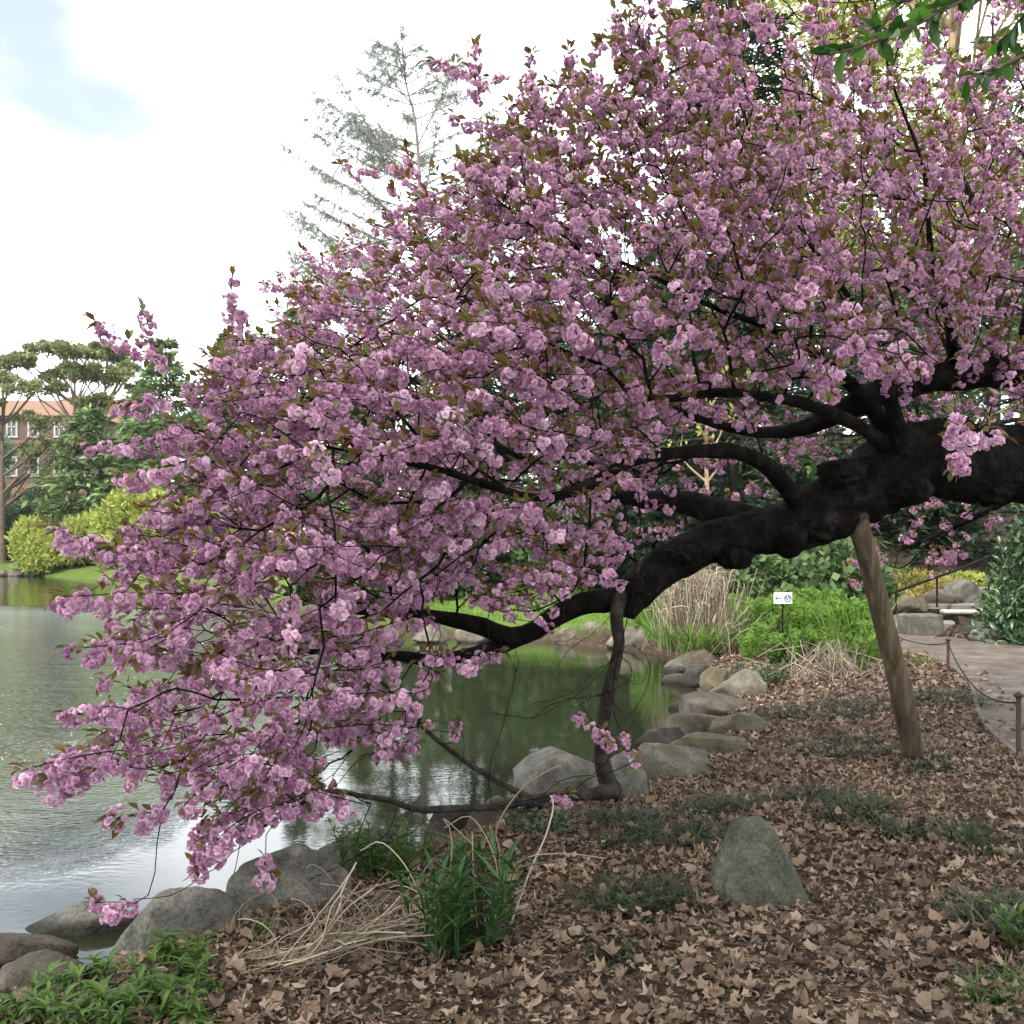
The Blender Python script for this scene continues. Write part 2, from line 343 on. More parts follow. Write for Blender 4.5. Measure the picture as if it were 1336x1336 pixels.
# wind: open water to the left is ruffled, the cove by the rocks lies calm
sx = n.new('ShaderNodeSeparateXYZ'); l.new(tcn.outputs['Object'], sx.inputs[0])
mk = n.new('ShaderNodeMapRange'); mk.inputs[1].default_value = -2.2; mk.inputs[2].default_value = -5.5; mk.inputs[3].default_value = .012; mk.inputs[4].default_value = 1; l.new(sx.outputs[0], mk.inputs[0])
mk2 = n.new('ShaderNodeMapRange'); mk2.inputs[1].default_value = 22; mk2.inputs[2].default_value = 36; mk2.inputs[3].default_value = 1; mk2.inputs[4].default_value = .015; l.new(sx.outputs[1], mk2.inputs[0])
mk3 = n.new('ShaderNodeMapRange'); mk3.inputs[1].default_value = 5.5; mk3.inputs[2].default_value = 10; mk3.inputs[3].default_value = .03; mk3.inputs[4].default_value = 1; l.new(sx.outputs[1], mk3.inputs[0])
mu = n.new('ShaderNodeMath'); mu.operation = 'MULTIPLY'; l.new(mk.outputs[0], mu.inputs[0]); l.new(mk2.outputs[0], mu.inputs[1])
mu3 = n.new('ShaderNodeMath'); mu3.operation = 'MULTIPLY'; l.new(mu.outputs[0], mu3.inputs[0]); l.new(mk3.outputs[0], mu3.inputs[1])
ad = n.new('ShaderNodeMath'); ad.operation = 'MULTIPLY_ADD'; l.new(wb.outputs[0], ad.inputs[0]); ad.inputs[1].default_value = 1.6; l.new(wa.outputs[0], ad.inputs[2])
bp = n.new('ShaderNodeBump'); bp.inputs['Distance'].default_value = .34; l.new(mu3.outputs[0], bp.inputs['Strength']); l.new(ad.outputs[0], bp.inputs['Height']); l.new(bp.outputs[0], p.inputs['Normal']); l.new(p.outputs[0], o.inputs[0])
tag(obj('water', acc, m), kind='structure')

# ------------------------------------------------------------------ rocks
def ico(sub=4):
    import bmesh
    bm = bmesh.new(); bmesh.ops.create_icosphere(bm, subdivisions=sub, radius=1); bm.verts.ensure_lookup_table()
    V = np.array([v.co[:] for v in bm.verts]); Fc = np.array([[v.index for v in f.verts] for f in bm.faces]); bm.free(); return V, Fc
ICO = ico(5); ICO4 = ico(4)
def rock_mesh(seed, w, dp, h, cuts=7, rough=.22, fine=1.0, sub=None, lean=0):
    V, Fc = sub or ICO; V = V.copy(); r = np.random.default_rng(seed); off = r.uniform(-50, 50, 3)
    for i, q in enumerate(V):
        a = Vector(q*1.1+off); V[i] = q*(1+rough*mnoise.noise(a)+rough*.5*mnoise.noise(a*2.3))
    for _ in range(cuts):
        nv = nrm(r.normal(size=3)); nv[2] = abs(nv[2])*.7; nv = nrm(nv); c = r.uniform(.5, .82)
        dd = V@nv-c; V = V-np.where(dd > 0, dd*.92, 0)[:, None]*nv
    for i, q in enumerate(V):
        a = Vector(q+off); V[i] = q*(1+fine*(.035*mnoise.noise(a*5)+.018*mnoise.noise(a*13)+.010*mnoise.noise(a*30)))
    lo, hi = V.min(0), V.max(0); V = (V-(lo+hi)/2)/(hi-lo)
    V[:, 0] += lean*(V[:, 2]+.5)*.5
    return V*np.array([w, dp, h*1.35])+np.array([0, 0, h*.325]), Fc
def rockmat(name, a, b, c, moss=None, ml=.5):
    m, n, l, o = nodes(name); p = n.new('ShaderNodeBsdfPrincipled'); p.inputs['Roughness'].default_value = .88; p.inputs['Specular IOR Level'].default_value = .2
    tcn = n.new('ShaderNodeTexCoord'); geo = n.new('ShaderNodeNewGeometry')
    z1 = n.new('ShaderNodeTexNoise'); z1.inputs['Scale'].default_value = 5; z1.inputs['Detail'].default_value = 12; z1.inputs['Roughness'].default_value = .68; l.new(geo.outputs['Position'], z1.inputs[0])
    mr = n.new('ShaderNodeMapRange'); mr.inputs[1].default_value = .32; mr.inputs[2].default_value = .68; l.new(z1.outputs[0], mr.inputs[0]); r = ramp(n, [a, b, c]); l.new(mr.outputs[0], r.inputs[0]); col = r.outputs[0]
    z3 = n.new('ShaderNodeTexNoise'); z3.inputs['Scale'].default_value = 70; z3.inputs['Detail'].default_value = 4; l.new(geo.outputs['Position'], z3.inputs[0])
    sp = ramp(n, [(.62, .62, .62, .35), (1, 1, 1, .5), (1.25, 1.25, 1.22, .68)]); l.new(z3.outputs[0], sp.inputs[0])
    mm = n.new('ShaderNodeMix'); mm.data_type = 'RGBA'; mm.blend_type = 'MULTIPLY'; mm.inputs[0].default_value = .8; l.new(col, mm.inputs[6]); l.new(sp.outputs[0], mm.inputs[7]); col = mm.outputs[2]
    if moss:
        z2 = n.new('ShaderNodeTexNoise'); z2.inputs['Scale'].default_value = 3.4; z2.inputs['Detail'].default_value = 9; l.new(geo.outputs['Position'], z2.inputs[0])
        m2 = n.new('ShaderNodeMapRange'); m2.inputs[1].default_value = ml; m2.inputs[2].default_value = ml+.18; m2.inputs[4].default_value = .8; l.new(z2.outputs[0], m2.inputs[0])
        mi = n.new('ShaderNodeMix'); mi.data_type = 'RGBA'; l.new(m2.outputs[0], mi.inputs[0]); l.new(col, mi.inputs[6]); mi.inputs[7].default_value = (*moss, 1); col = mi.outputs[2]
    # fissures, and the wet band along the waterline
    vc = n.new('ShaderNodeTexVoronoi'); vc.feature = 'DISTANCE_TO_EDGE'; vc.inputs['Scale'].default_value = 3.2; wv = n.new('ShaderNodeMix'); wv.data_type = 'RGBA'; wv.blend_type = 'LINEAR_LIGHT'; wv.inputs[0].default_value = .35
    l.new(geo.outputs['Position'], wv.inputs[6]); l.new(z1.outputs['Color'], wv.inputs[7]); l.new(wv.outputs[2], vc.inputs[0])
    ck = n.new('ShaderNodeMapRange'); ck.inputs[1].default_value = 0; ck.inputs[2].default_value = .022; ck.inputs[3].default_value = .45; l.new(vc.outputs['Distance'], ck.inputs[0])
    sz = n.new('ShaderNodeSeparateXYZ'); l.new(geo.outputs['Position'], sz.inputs[0]); wz = n.new('ShaderNodeMapRange'); wz.inputs[1].default_value = -.37; wz.inputs[2].default_value = -.32; wz.inputs[3].default_value = .35; l.new(sz.outputs[2], wz.inputs[0])
    mk_ = n.new('ShaderNodeMath'); mk_.operation = 'MULTIPLY'; l.new(ck.outputs[0], mk_.inputs[0]); l.new(wz.outputs[0], mk_.inputs[1])
    fm_ = n.new('ShaderNodeMix'); fm_.data_type = 'RGBA'; fm_.blend_type = 'MULTIPLY'; fm_.inputs[0].default_value = 1; l.new(col, fm_.inputs[6]); l.new(mk_.outputs[0], fm_.inputs[7]); col = fm_.outputs[2]
    l.new(col, p.inputs['Base Color'])
    bp = n.new('ShaderNodeBump'); bp.inputs['Strength'].default_value = .9; bp.inputs['Distance'].default_value = .03
    ad = n.new('ShaderNodeMath'); ad.operation = 'MULTIPLY_ADD'; ad.inputs[1].default_value = .3; l.new(z3.outputs[0], ad.inputs[0]); l.new(z1.outputs[0], ad.inputs[2]); l.new(ad.outputs[0], bp.inputs['Height'])
    l.new(bp.outputs[0], p.inputs['Normal']); l.new(p.outputs[0], o.inputs[0]); return m
RM = {'green': rockmat('green_grey_stone', (.042, .042, .031), (.075, .074, .056), (.12, .117, .092), (.05, .056, .028), .50), 'grey': rockmat('grey_stone', (.058, .055, .046), (.112, .106, .09), (.18, .172, .148), (.065, .068, .038), .54),
      'brown': rockmat('brown_stone', (.045, .037, .028), (.086, .071, .054), (.138, .116, .09), (.055, .055, .03), .53),
      'dark': rockmat('dark_wet_stone', (.018, .016, .013), (.04, .036, .030), (.075, .068, .058)),
      'moss': rockmat('mossy_stone', (.05, .044, .028), (.09, .078, .049), (.145, .124, .083), (.085, .085, .035), .52),
      'pale': rockmat('pale_stone', (.07, .061, .046), (.125, .11, .086), (.20, .178, .143), (.085, .08, .045), .54)}
ROCKS = [  # px, top, base, width px, z of base, material, depth ratio, cuts, lean, label
 (28, 1262, 1322, 150, -.22, 'brown', .8, 3, 0, 'smooth brown rock at the lower left edge, beside the green weeds'),
 (5, 1231, 1268, 140, -.40, 'brown', .7, 3, 0, 'rounded brown rock at the left edge rising from the water'),
 (84, 1188, 1228, 138, -.43, 'grey', .45, 9, .35, 'flat wedge shaped grey rock alone in the water'),
 (205, 1172, 1268, 160, -.30, 'grey', .6, 6, .35, 'large pale grey slab with a dark hollow beside the green weeds'),
 (340, 1118, 1226, 180, -.30, 'grey', .55, 4, .6, 'long grey slab sloping down to the water behind the dry stalks'),
 (455, 1088, 1150, 120, -.30, 'grey', .6, 6, .3, 'grey rock half hidden behind the leafy green plant on the bank'),
 (585, 1056, 1098, 66, -.30, 'dark', .8, 9, 0, 'small dark block of stone beneath the lowest bare branch'),
 (655, 1050, 1108, 100, -.25, 'brown', .8, 8, 0, 'flat brown stone right of the dark block beneath the lowest branch'),
 (740, 984, 1042, 110, -.30, 'grey', .8, 5, 0, 'grey boulder behind the foot of the drooping cherry limb'),
 (812, 988, 1054, 62, -.22, 'grey', .9, 7, 0, 'narrow grey stone right of the foot of the drooping limb'),
 (882, 974, 1026, 104, -.20, 'pale', .7, 7, -.15, 'pale flat topped stone where the bank meets the leaf litter'),
 (930, 960, 992, 86, -.18, 'moss', .7, 5, 0, 'yellowish mossy boulder behind the pale flat topped stone'),
 (870, 950, 985, 60, -.40, 'dark', .8, 6, 0, 'dark stone at the water left of the mossy boulder'),
 (915, 932, 968, 72, -.34, 'brown', .8, 5, 0, 'brown domed rock above the mossy boulder'),
 (972, 932, 958, 68, -.12, 'moss', .6, 6, 0, 'long low olive stone on the leaf litter side of the bank'),
 (948, 906, 940, 82, -.25, 'brown', .8, 5, 0, 'broad brown boulder in the middle of the bank rocks'),
 (968, 875, 914, 60, -.20, 'pale', .9, 8, .25, 'tall pale wedge shaped boulder below the green shrub'),
 (936, 871, 902, 32, -.30, 'moss', .9, 6, 0, 'small mossy upright stone left of the pale wedge boulder'),
 (912, 866, 896, 36, -.38, 'dark', .9, 3, 0, 'round dark stone beside the cove, near the tilted slabs'),
 (886, 880, 896, 34, -.42, 'dark', .8, 5, 0, 'small black wet stone sitting in the cove'),
 (884, 868, 880, 36, -.42, 'dark', .7, 6, 0, 'flat dark ledge stone at the edge of the cove'),
 (893, 915, 930, 30, -.42, 'dark', .8, 6, 0, 'dark wet stone at the waterline below the brown boulders'),
 (890, 848, 874, 40, -.36, 'grey', .7, 8, .5, 'tilted grey slab leaning left at the cove corner'),
 (912, 846, 870, 40, -.30, 'brown', .7, 8, .5, 'tilted brown slab leaning against the grey slab'),
 (859, 813, 848, 64, -.38, 'pale', .7, 7, 0, 'big pale boulder across the cove below the dry grass'),
 (816, 818, 846, 46, -.38, 'pale', .8, 8, 0, 'pale angular boulder across the cove, left of the biggest one'),
 (776, 812, 838, 50, -.38, 'pale', .8, 6, .2, 'pale sloping boulder across the cove behind the drooping limb'),
 (742, 818, 838, 34, -.38, 'pale', .8, 6, 0, 'small pale boulder across the cove under the curved limb'),
 (892, 832, 852, 36, -.36, 'brown', .8, 6, 0, 'brown stone at the foot of the dry grass'),
 (620, 815, 838, 54, -.38, 'pale', .7, 6, 0, 'pale shore stone seen beneath the long left limb'),
 (560, 816, 838, 46, -.38, 'pale', .7, 6, 0, 'pale shore stone seen through the blossom left of the limb end'),
 (1002, 1071, 1186, 126, -.02, 'green', .8, 5, -.1, 'upright grey green pyramid shaped rock standing in the dead leaves'),
 (1114, 788, 808, 46, .05, 'brown', .8, 3, 0, 'rounded brown boulder between the ferns and the leaning post'),
 (1136, 782, 806, 24, .10, 'pale', .8, 6, 0, 'pale upright stone just left of the leaning post'),
 (1176, 800, 820, 44, .0, 'grey', .8, 7, 0, 'low grey stone by the foot of the handrail'),
 (1186, 776, 798, 34, .25, 'moss', .8, 6, 0, 'tan boulder behind the lower handrail post'),
 (1203, 774, 796, 22, .28, 'brown', .8, 6, 0, 'small brown boulder between the handrail posts'),
 (1230, 768, 790, 44, .32, 'brown', .8, 6, 0, 'brown boulder behind the upper handrail post'),
 (1262, 756, 786, 46, .36, 'grey', .8, 6, 0, 'large grey boulder on the slope above the bench'),
 (1158, 738, 772, 46, .9, 'moss', .8, 5, 0, 'olive boulder high on the slope behind the leaning post'),
 (1288, 812, 838, 40, 0, 'grey', .8, 5, .2, 'grey stone lying between the bench and the glossy bush'),
]
for i, (px, top, base, wp, zb, mt, dr, cuts, lean, lab) in enumerate(ROCKS):
    q = G(px, base, zb) if i not in (35, 36, 37, 38, 39) else P(px, base, 21.5+.2*(i-35) if i != 39 else 24.5)
    d = q[1]; big = 1.22 if 8 <= i <= 23 else 1.0; wm = wp/F_*d*big; h = (base-top)/F_*d*(.95 if big > 1 else 1); dep = wm*dr
    acc = Acc(); V, Fc = rock_mesh(100+i*7, wm*1.06, dep, h, cuts+5, sub=ICO if d < 9 else ICO4, lean=lean); q = q+np.array([0, dep*.42, 0])
    if i == 31:
        U = ICO[0]; zt = np.clip((U[:, 2]+.35)/1.30, -.2, 1); hz = np.hypot(U[:, 0], U[:, 1]); fac = np.minimum(1, hz*1.75)/np.maximum(hz, 1e-6); ph = np.arctan2(U[:, 1], U[:, 0]); sq = 1/np.maximum(np.abs(np.cos(ph)), np.abs(np.sin(ph)))**.55
        k_ = wm/122; ww = np.interp(zt, [-.2, 0, .25, .63, .92, 1], [130, 128, 120, 88, 54, 40])*k_/2; cc = np.interp(zt, [0, .25, .63, 1], [0, -3, -9, -12])*k_
        nv = np.array([mnoise.noise(Vector(u_*1.6+np.array([3, 1, 7])))*.16+mnoise.noise(Vector(u_*4.5))*.07+mnoise.noise(Vector(u_*14))*.022 for u_ in U])
        V = np.stack([U[:, 0]*fac*sq*ww*(1+nv)*.92+cc, U[:, 1]*fac*sq*ww*.8*(1+nv), zt*h*.94*(1+nv*.4)], -1); Fc = ICO[1]
    acc.add(V+q, Fc); rk = obj('boulder' if wm > .4 else 'stone', acc, RM[mt], origin=q, smooth=True)
    tag(rk, lab, 'rock', 'rocks along the pond bank and slope')
for i, (px, wp) in enumerate([(4, 20), (22, 22), (40, 14)]):
    q = G(px, 752, -.42); acc = Acc(); V, Fc = rock_mesh(900+i, wp/F_*q[1], .9, .55, 5, sub=ICO4); acc.add(V+q, Fc)
    tag(obj('boulder', acc, RM['pale'], origin=q), ['pale shore boulder at the far left bank, cut by the edge', 'largest pale boulder on the far left bank', 'smallest pale boulder on the far left bank'][i], 'rock', 'rocks along the pond bank and slope')

# ------------------------------------------------------------------ cherry tree
def PR(rows): return np.array([[*P(a, b, c), r] for a, b, c, r in rows])
TR = spline(np.vstack([[(7.5, 8.9, -.1, .46), (7.15, 8.8, .8, .37), (6.2, 8.5, 1.75, .31)], PR([(1460, 590, 8.25, .29), (1336, 606, 8.0, .285), (1260, 603, 7.85, .29), (1195, 604, 7.7, .295), (1130, 634, 7.6, .255), (1070, 672, 7.5, .225),
     (1000, 694, 7.4, .18), (930, 708, 7.3, .150), (872, 735, 7.15, .132), (838, 768, 7.05, .125), (814, 797, 7.0, .085)])]), .03)
LIMBS = [
 [(838, 760, 7.0, .10), (800, 782, 7.0, .085), (762, 788, 6.95, .080), (728, 802, 6.9, .074), (698, 822, 6.85, .068), (668, 831, 6.8, .062), (630, 818, 6.7, .055), (580, 806, 6.6, .048), (520, 800, 6.4, .040), (465, 797, 6.2, .028), (415, 812, 6.0, .018), (360, 820, 5.7, .011)],
 [(838, 738, 7.08, .06), (815, 768, 6.98, .05), (804, 800, 6.9, .046), (808, 838, 6.85, .041), (801, 872, 6.85, .042), (791, 915, 6.9, .047), (785, 965, 6.95, .052), (788, 1005, 7.0, .058), (798, 1036, 7.1, .07), (806, 1062, 7.12, .09)],
 [(800, 1032, 7.05, .075), (775, 1036, 6.9, .046), (740, 1038, 6.75, .036), (690, 1044, 6.5, .030), (640, 1053, 6.25, .025), (590, 1055, 6.0, .022), (545, 1056, 5.75, .019), (510, 1045, 5.5, .015), (470, 1038, 5.2, .012), (435, 1033, 5.0, .013), (390, 1050, 4.8, .009), (335, 1085, 4.6, .006)],
 [(694, 1043, 6.5, .022), (645, 1017, 6.4, .018), (600, 988, 6.3, .016), (555, 952, 6.2, .014), (520, 912, 6.1, .012), (490, 882, 6.0, .010), (455, 850, 5.9, .007)],
 [(690, 826, 6.85, .055), (645, 846, 6.8, .058), (600, 858, 6.6, .052), (565, 862, 6.4, .042), (520, 856, 6.2, .032), (470, 858, 5.9, .022), (410, 850, 5.6, .014), (340, 855, 5.2, .009)],
 [(1060, 672, 7.5, .14), (1000, 682, 7.7, .125), (950, 672, 7.9, .115), (890, 656, 8.1, .095), (840, 652, 8.2, .075), (770, 640, 8.3, .05), (690, 600, 8.3, .03), (600, 560, 8.2, .016)],
 [(1042, 660, 7.35, .075), (1022, 630, 7.2, .066), (996, 604, 7.0, .058), (960, 590, 6.8, .052), (920, 588, 6.6, .046), (875, 592, 6.3, .040), (828, 600, 6.0, .034), (780, 625, 5.75, .030), (735, 645, 5.5, .027), (690, 648, 5.35, .024), (635, 632, 5.2, .020), (570, 612, 5.0, .016), (500, 597, 4.8, .012), (420, 582, 4.6, .008)],
 [(1165, 590, 7.5, .075), (1130, 562, 7.3, .055), (1088, 541, 7.1, .046), (1050, 527, 6.9, .040), (1000, 517, 6.6, .034), (940, 512, 6.3, .028), (870, 520, 6.0, .02), (790, 510, 5.7, .013)],
 [(1172, 588, 7.5, .085), (1150, 552, 7.45, .064), (1130, 522, 7.4, .06), (1085, 480, 7.2, .040), (1020, 435, 7.2, .028), (930, 400, 7.1, .02), (830, 350, 7.0, .014), (720, 310, 6.7, .009), (620, 240, 5.9, .010)],
 [(1176, 590, 7.45, .075), (1170, 550, 7.3, .055), (1155, 505, 7.2, .048), (1135, 430, 7.2, .028), (1065, 330, 7.2, .018), (1000, 235, 7.1, .013), (900, 160, 6.8, .009), (810, 70, 6.2, .007)],
 [(1420, 520, 8.2, .15), (1336, 488, 7.9, .135), (1260, 486, 7.7, .125), (1200, 497, 7.6, .11), (1140, 517, 7.5, .10), (1105, 533, 7.45, .085), (1040, 560, 7.7, .055), (960, 560, 8.1, .04), (850, 520, 8.4, .03), (720, 450, 8.6, .02), (600, 390, 8.6, .012)],
 [(1250, 490, 7.65, .08), (1238, 420, 7.4, .032), (1215, 330, 7.3, .022), (1205, 220, 7.2, .015), (1165, 110, 7.1, .009), (1140, 0, 6.2, .014)],
 [(1340, 490, 7.9, .08), (1345, 400, 7.6, .05), (1385, 280, 7.4, .035), (1400, 150, 7.2, .02), (1390, 20, 6.5, .015)],
 [(1290, 488, 7.8, .07), (1310, 430, 8.6, .055), (1290, 320, 9.3, .04), (1240, 200, 9.8, .026), (1180, 100, 10, .014)],
 [(1030, 690, 7.3, .13), (1028, 712, 7.3, .12), (1024, 722, 7.28, .06)],
 [(1460, 600, 8.3, .08), (1400, 610, 9.3, .06), (1320, 650, 10.2, .04), (1240, 690, 10.6, .025), (1170, 720, 10.8, .014)],
]
for r_ in LIMBS:
    if r_ is not LIMBS[14]: r_[-1] = (*r_[-1][:3], min(r_[-1][3], .005)) if r_[-1][1] < 1000 or r_[-1][0] < 700 else r_[-1]
LS = [spline(PR(r), .06) for r in LIMBS]
base = np.array([7.5, 8.9, 0])
cherry = thing('cherry_tree', 'large pink flowering cherry tree with dark propped trunk leaning over the pond', 'tree', base)
acc = Acc(); tube(acc, TR[:, :3], TR[:, 3], 44, rough=.19)
for px_, py_, d_, rr_ in [(958, 728, 7.2, .10), (1098, 618, 7.35, .13), (1180, 640, 7.45, .15), (890, 722, 7.05, .09), (1245, 565, 7.6, .13), (1060, 690, 7.35, .12), (1290, 640, 7.75, .14)]:   # burls and old pruning scars
    Vb = ICO4[0]*np.array([1.25, 1, .8]); nb = np.array([mnoise.noise(Vector(v_*2.2+px_))*.3+mnoise.noise(Vector(v_*6+px_))*.14 for v_ in ICO4[0]]); acc.add(Vb*(1+nb)[:, None]*rr_+P(px_, py_, d_), ICO4[1])
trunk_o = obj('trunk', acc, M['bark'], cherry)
for i, s in enumerate(LS):
    acc = Acc(); tube(acc, s[:, :3], s[:, 3], 18 if s[0, 3] > .06 else 10, rough=.19, seed=i)
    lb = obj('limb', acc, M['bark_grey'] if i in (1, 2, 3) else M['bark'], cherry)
    if i == 1: tag(lb, 'drooping limb that hangs straight down to the bank')
    if i == 2: tag(lb, 'lowest thin limb reaching left over the water')

# node graph for growing
npos = []; npar = []; nrad = []; npl = []; ndir = []
def add_chain(s, parent):
    prev = parent
    for i in range(0, len(s), 2):
        npos.append(s[i, :3]); npar.append(prev); nrad.append(s[i, 3]); a = s[min(i+2, len(s)-1), :3]-s[max(i-2, 0), :3]; ndir.append(nrm(a))
        npl.append(0 if prev < 0 else npl[prev]+np.linalg.norm(npos[-1]-npos[prev])*.5); prev = len(npos)-1
start = int(len(TR)*.42)
add_chain(TR[start:], -1)
for s in LS:
    if s is LS[14]: continue
    d = np.linalg.norm(np.array(npos)-s[0, :3], axis=1); add_chain(s, int(d.argmin()))
n_manual = len(npos)

def inpoly(x, y, poly):
    poly = np.asarray(poly, float); ins = np.zeros(np.shape(x), bool); dmin = np.full(np.shape(x), 1e9)
    for i in range(len(poly)):
        a = poly[i]; b = poly[(i+1) % len(poly)]; e = b-a
        c = (a[1] > y) != (b[1] > y); xi = a[0]+(y-a[1])/(e[1] if abs(e[1]) > 1e-9 else 1e-9)*e[0]; ins ^= c & (x < xi)
        t = np.clip(((x-a[0])*e[0]+(y-a[1])*e[1])/(e@e), 0, 1); dmin = np.minimum(dmin, np.hypot(x-a[0]-t*e[0], y-a[1]-t*e[1]))
    return ins, dmin
CROWN = [(1480, -160), (1480, 540), (1300, 470), (1180, 470), (1090, 490), (1000, 500), (950, 545), (840, 560), (800, 660), (800, 720), (760, 765), (700, 795), (640, 790), (520, 790), (500, 850), (480, 940), (440, 1000), (400, 1050), (330, 1080), (270, 1115), (200, 1045), (120, 1010), (70, 1000), (110, 930), (120, 850), (95, 790), (115, 725), (195, 660), (235, 600), (205, 560), (245, 500), (265, 450), (340, 425), (395, 345), (470, 310), (520, 230), (610, 200), (660, 110), (760, 90), (800, 20), (780, -160)]
sprays = []
def centre_d(px, py): return 4.7+1.9*np.clip((px-80)/1150, 0, 1)+.55*np.clip(1-py/1050, 0, 1)
def sample(poly, n, dens=None, depth=None, px_margin=0):
    poly = np.asarray(poly, float); lo = poly.min(0); hi = poly.max(0); k = 0
    while k < n:
        x = rng.uniform(lo[0], hi[0]); y = rng.uniform(lo[1], hi[1]); ins, e = inpoly(x, y, poly)
        if not ins or (dens and rng.random() > dens(x, y)): continue
        if depth: d = depth(x, y)
        else:
            ht = 2.4*math.sqrt(min(1, (e+12)/360)); c = float(centre_d(x, y)); d = c+ht*rng.uniform(-.75, 1.15)
        sprays.append((P(x, y, d), None, None)); k += 1
def dens_main(x, y):
    v = 1.
    if x > 840 and y > 380: v *= .62
    if 370 < x < 600 and 270 < y < 450: v *= .55
    if x > 1000 and y < 330: v *= .72
    if x > 1000 and y < 140: v *= .6
    if 900 < x < 1010 and 10 < y < 150: v *= .35
    if 560 < x < 850 and y > 600: v *= .75
    if x < 560 and y > 740: v *= .50
    if x < 520 and y > 880: v *= .72
    if y < 0 or x > 1336: v *= .35
    return v
sample(CROWN, 2050, dens_main)
sample([(430, 840), (560, 850), (560, 985), (440, 1000), (400, 1040)], 12, None, lambda x, y: rng.uniform(4.8, 5.8))
sample([(368, 335), (430, 312), (480, 275), (640, 225), (790, 280), (700, 500), (480, 540), (400, 480), (330, 420)], 230, None, lambda x, y: rng.uniform(8.0, 10.2))
sample([(860, 60), (1336, 90), (1336, 320), (900, 330)], 190, None, lambda x, y: rng.uniform(8.6, 10.4))
sample([(850, 520), (1336, 500), (1336, 580), (1180, 560), (1000, 640), (900, 660), (830, 740), (780, 740)], 75, None, lambda x, y: rng.uniform(8.3, 10))
sample([(1110, 660), (1320, 655), (1290, 680), (1230, 745), (1150, 720), (1100, 770), (1090, 735)], 26, None, lambda x, y: rng.uniform(9.8, 11.2))
# sprays that stand out singly: tip px, py, depth, direction (px, py), length in px
SOLO = [(122, 420, 5.3, -1, -.55, 110), (185, 405, 5.4, -.3, -1, 90), (303, 358, 5.8, -.05, -1, 110), (345, 370, 7.8, -.9, -.2, 40), (395, 325, 7.9, -.8, -.5, 60), (110, 582, 4.9, -1, .1, 120), (150, 525, 5, -1, .1, 80), (160, 622, 4.6, -1, .25, 120), (62, 690, 4.6, -.9, -.35, 100), (68, 778, 4.5, -1, .05, 90),
  (84, 848, 4.4, -1, .1, 100), (84, 932, 4.3, -1, .1, 90), (30, 1005, 4.1, -1, .2, 130), (60, 1020, 4.1, -1, .25, 80), (150, 1068, 4.3, -1, .15, 60), (122, 1178, 4.5, -1, .02, 55), (255, 1130, 4.3, -.7, .8, 70), (285, 1100, 4.4, -.9, .45, 110), (410, 1055, 4.9, .6, .4, 60), (240, 1050, 4.2, -.7, .5, 120), (330, 1040, 4.5, -.5, .6, 90),
  (558, 78, 6.0, -.9, -.2, 110), (620, 60, 6.0, -.1, -1, 70), (692, 70, 6.1, -.3, -1, 80), (590, 150, 6.0, -1, -.1, 80), (650, 185, 6, -1, .05, 90), (445, 215, 6.4, -1, .0, 90), (530, 195, 6.3, -.3, -.7, 60), (740, 60, 6.2, -.2, -1, 70), (800, 10, 6.3, -.3, -1, 70),
  (795, 965, 5.6, .3, .35, 60), (832, 998, 5.6, .5, .9, 50), (742, 1035, 5.9, .6, -.4, 26), (600, 938, 5.9, .1, -.4, 26), (655, 850, 5.9, .9, .0, 90), (570, 882, 5.9, .6, .6, 40), (440, 958, 5.3, -.5, .4, 60), (500, 958, 5.4, .6, .2, 70), (540, 975, 5.5, .8, .2, 40), (470, 905, 5.4, -.2, .8, 70), (350, 1145, 4.7, .2, .8, 26),
  (1078, 510, 4.2, -.4, .8, 70), (1120, 440, 4.2, .2, .8, 60), (1195, 480, 4.4, .4, .6, 50), (1150, 480, 4.4, .3, .6, 60), (1305, 570, 4.0, .9, .3, 70), (1245, 615, 4.6, .0, 1, 90), (1055, 400, 5, -.1, .9, 70), (870, 460, 5, -.5, .6, 60), (185, 775, 4.4, -1, .0, 90), (140, 715, 4.6, -1, -.1, 80)]
for (px, py, d, dx, dy, lp) in SOLO:
    dv = nrm([dx, rng.uniform(-.25, .15), -dy]); sprays.append((P(px, py, d), dv, lp/F_*d))
n_solo = len(SOLO)

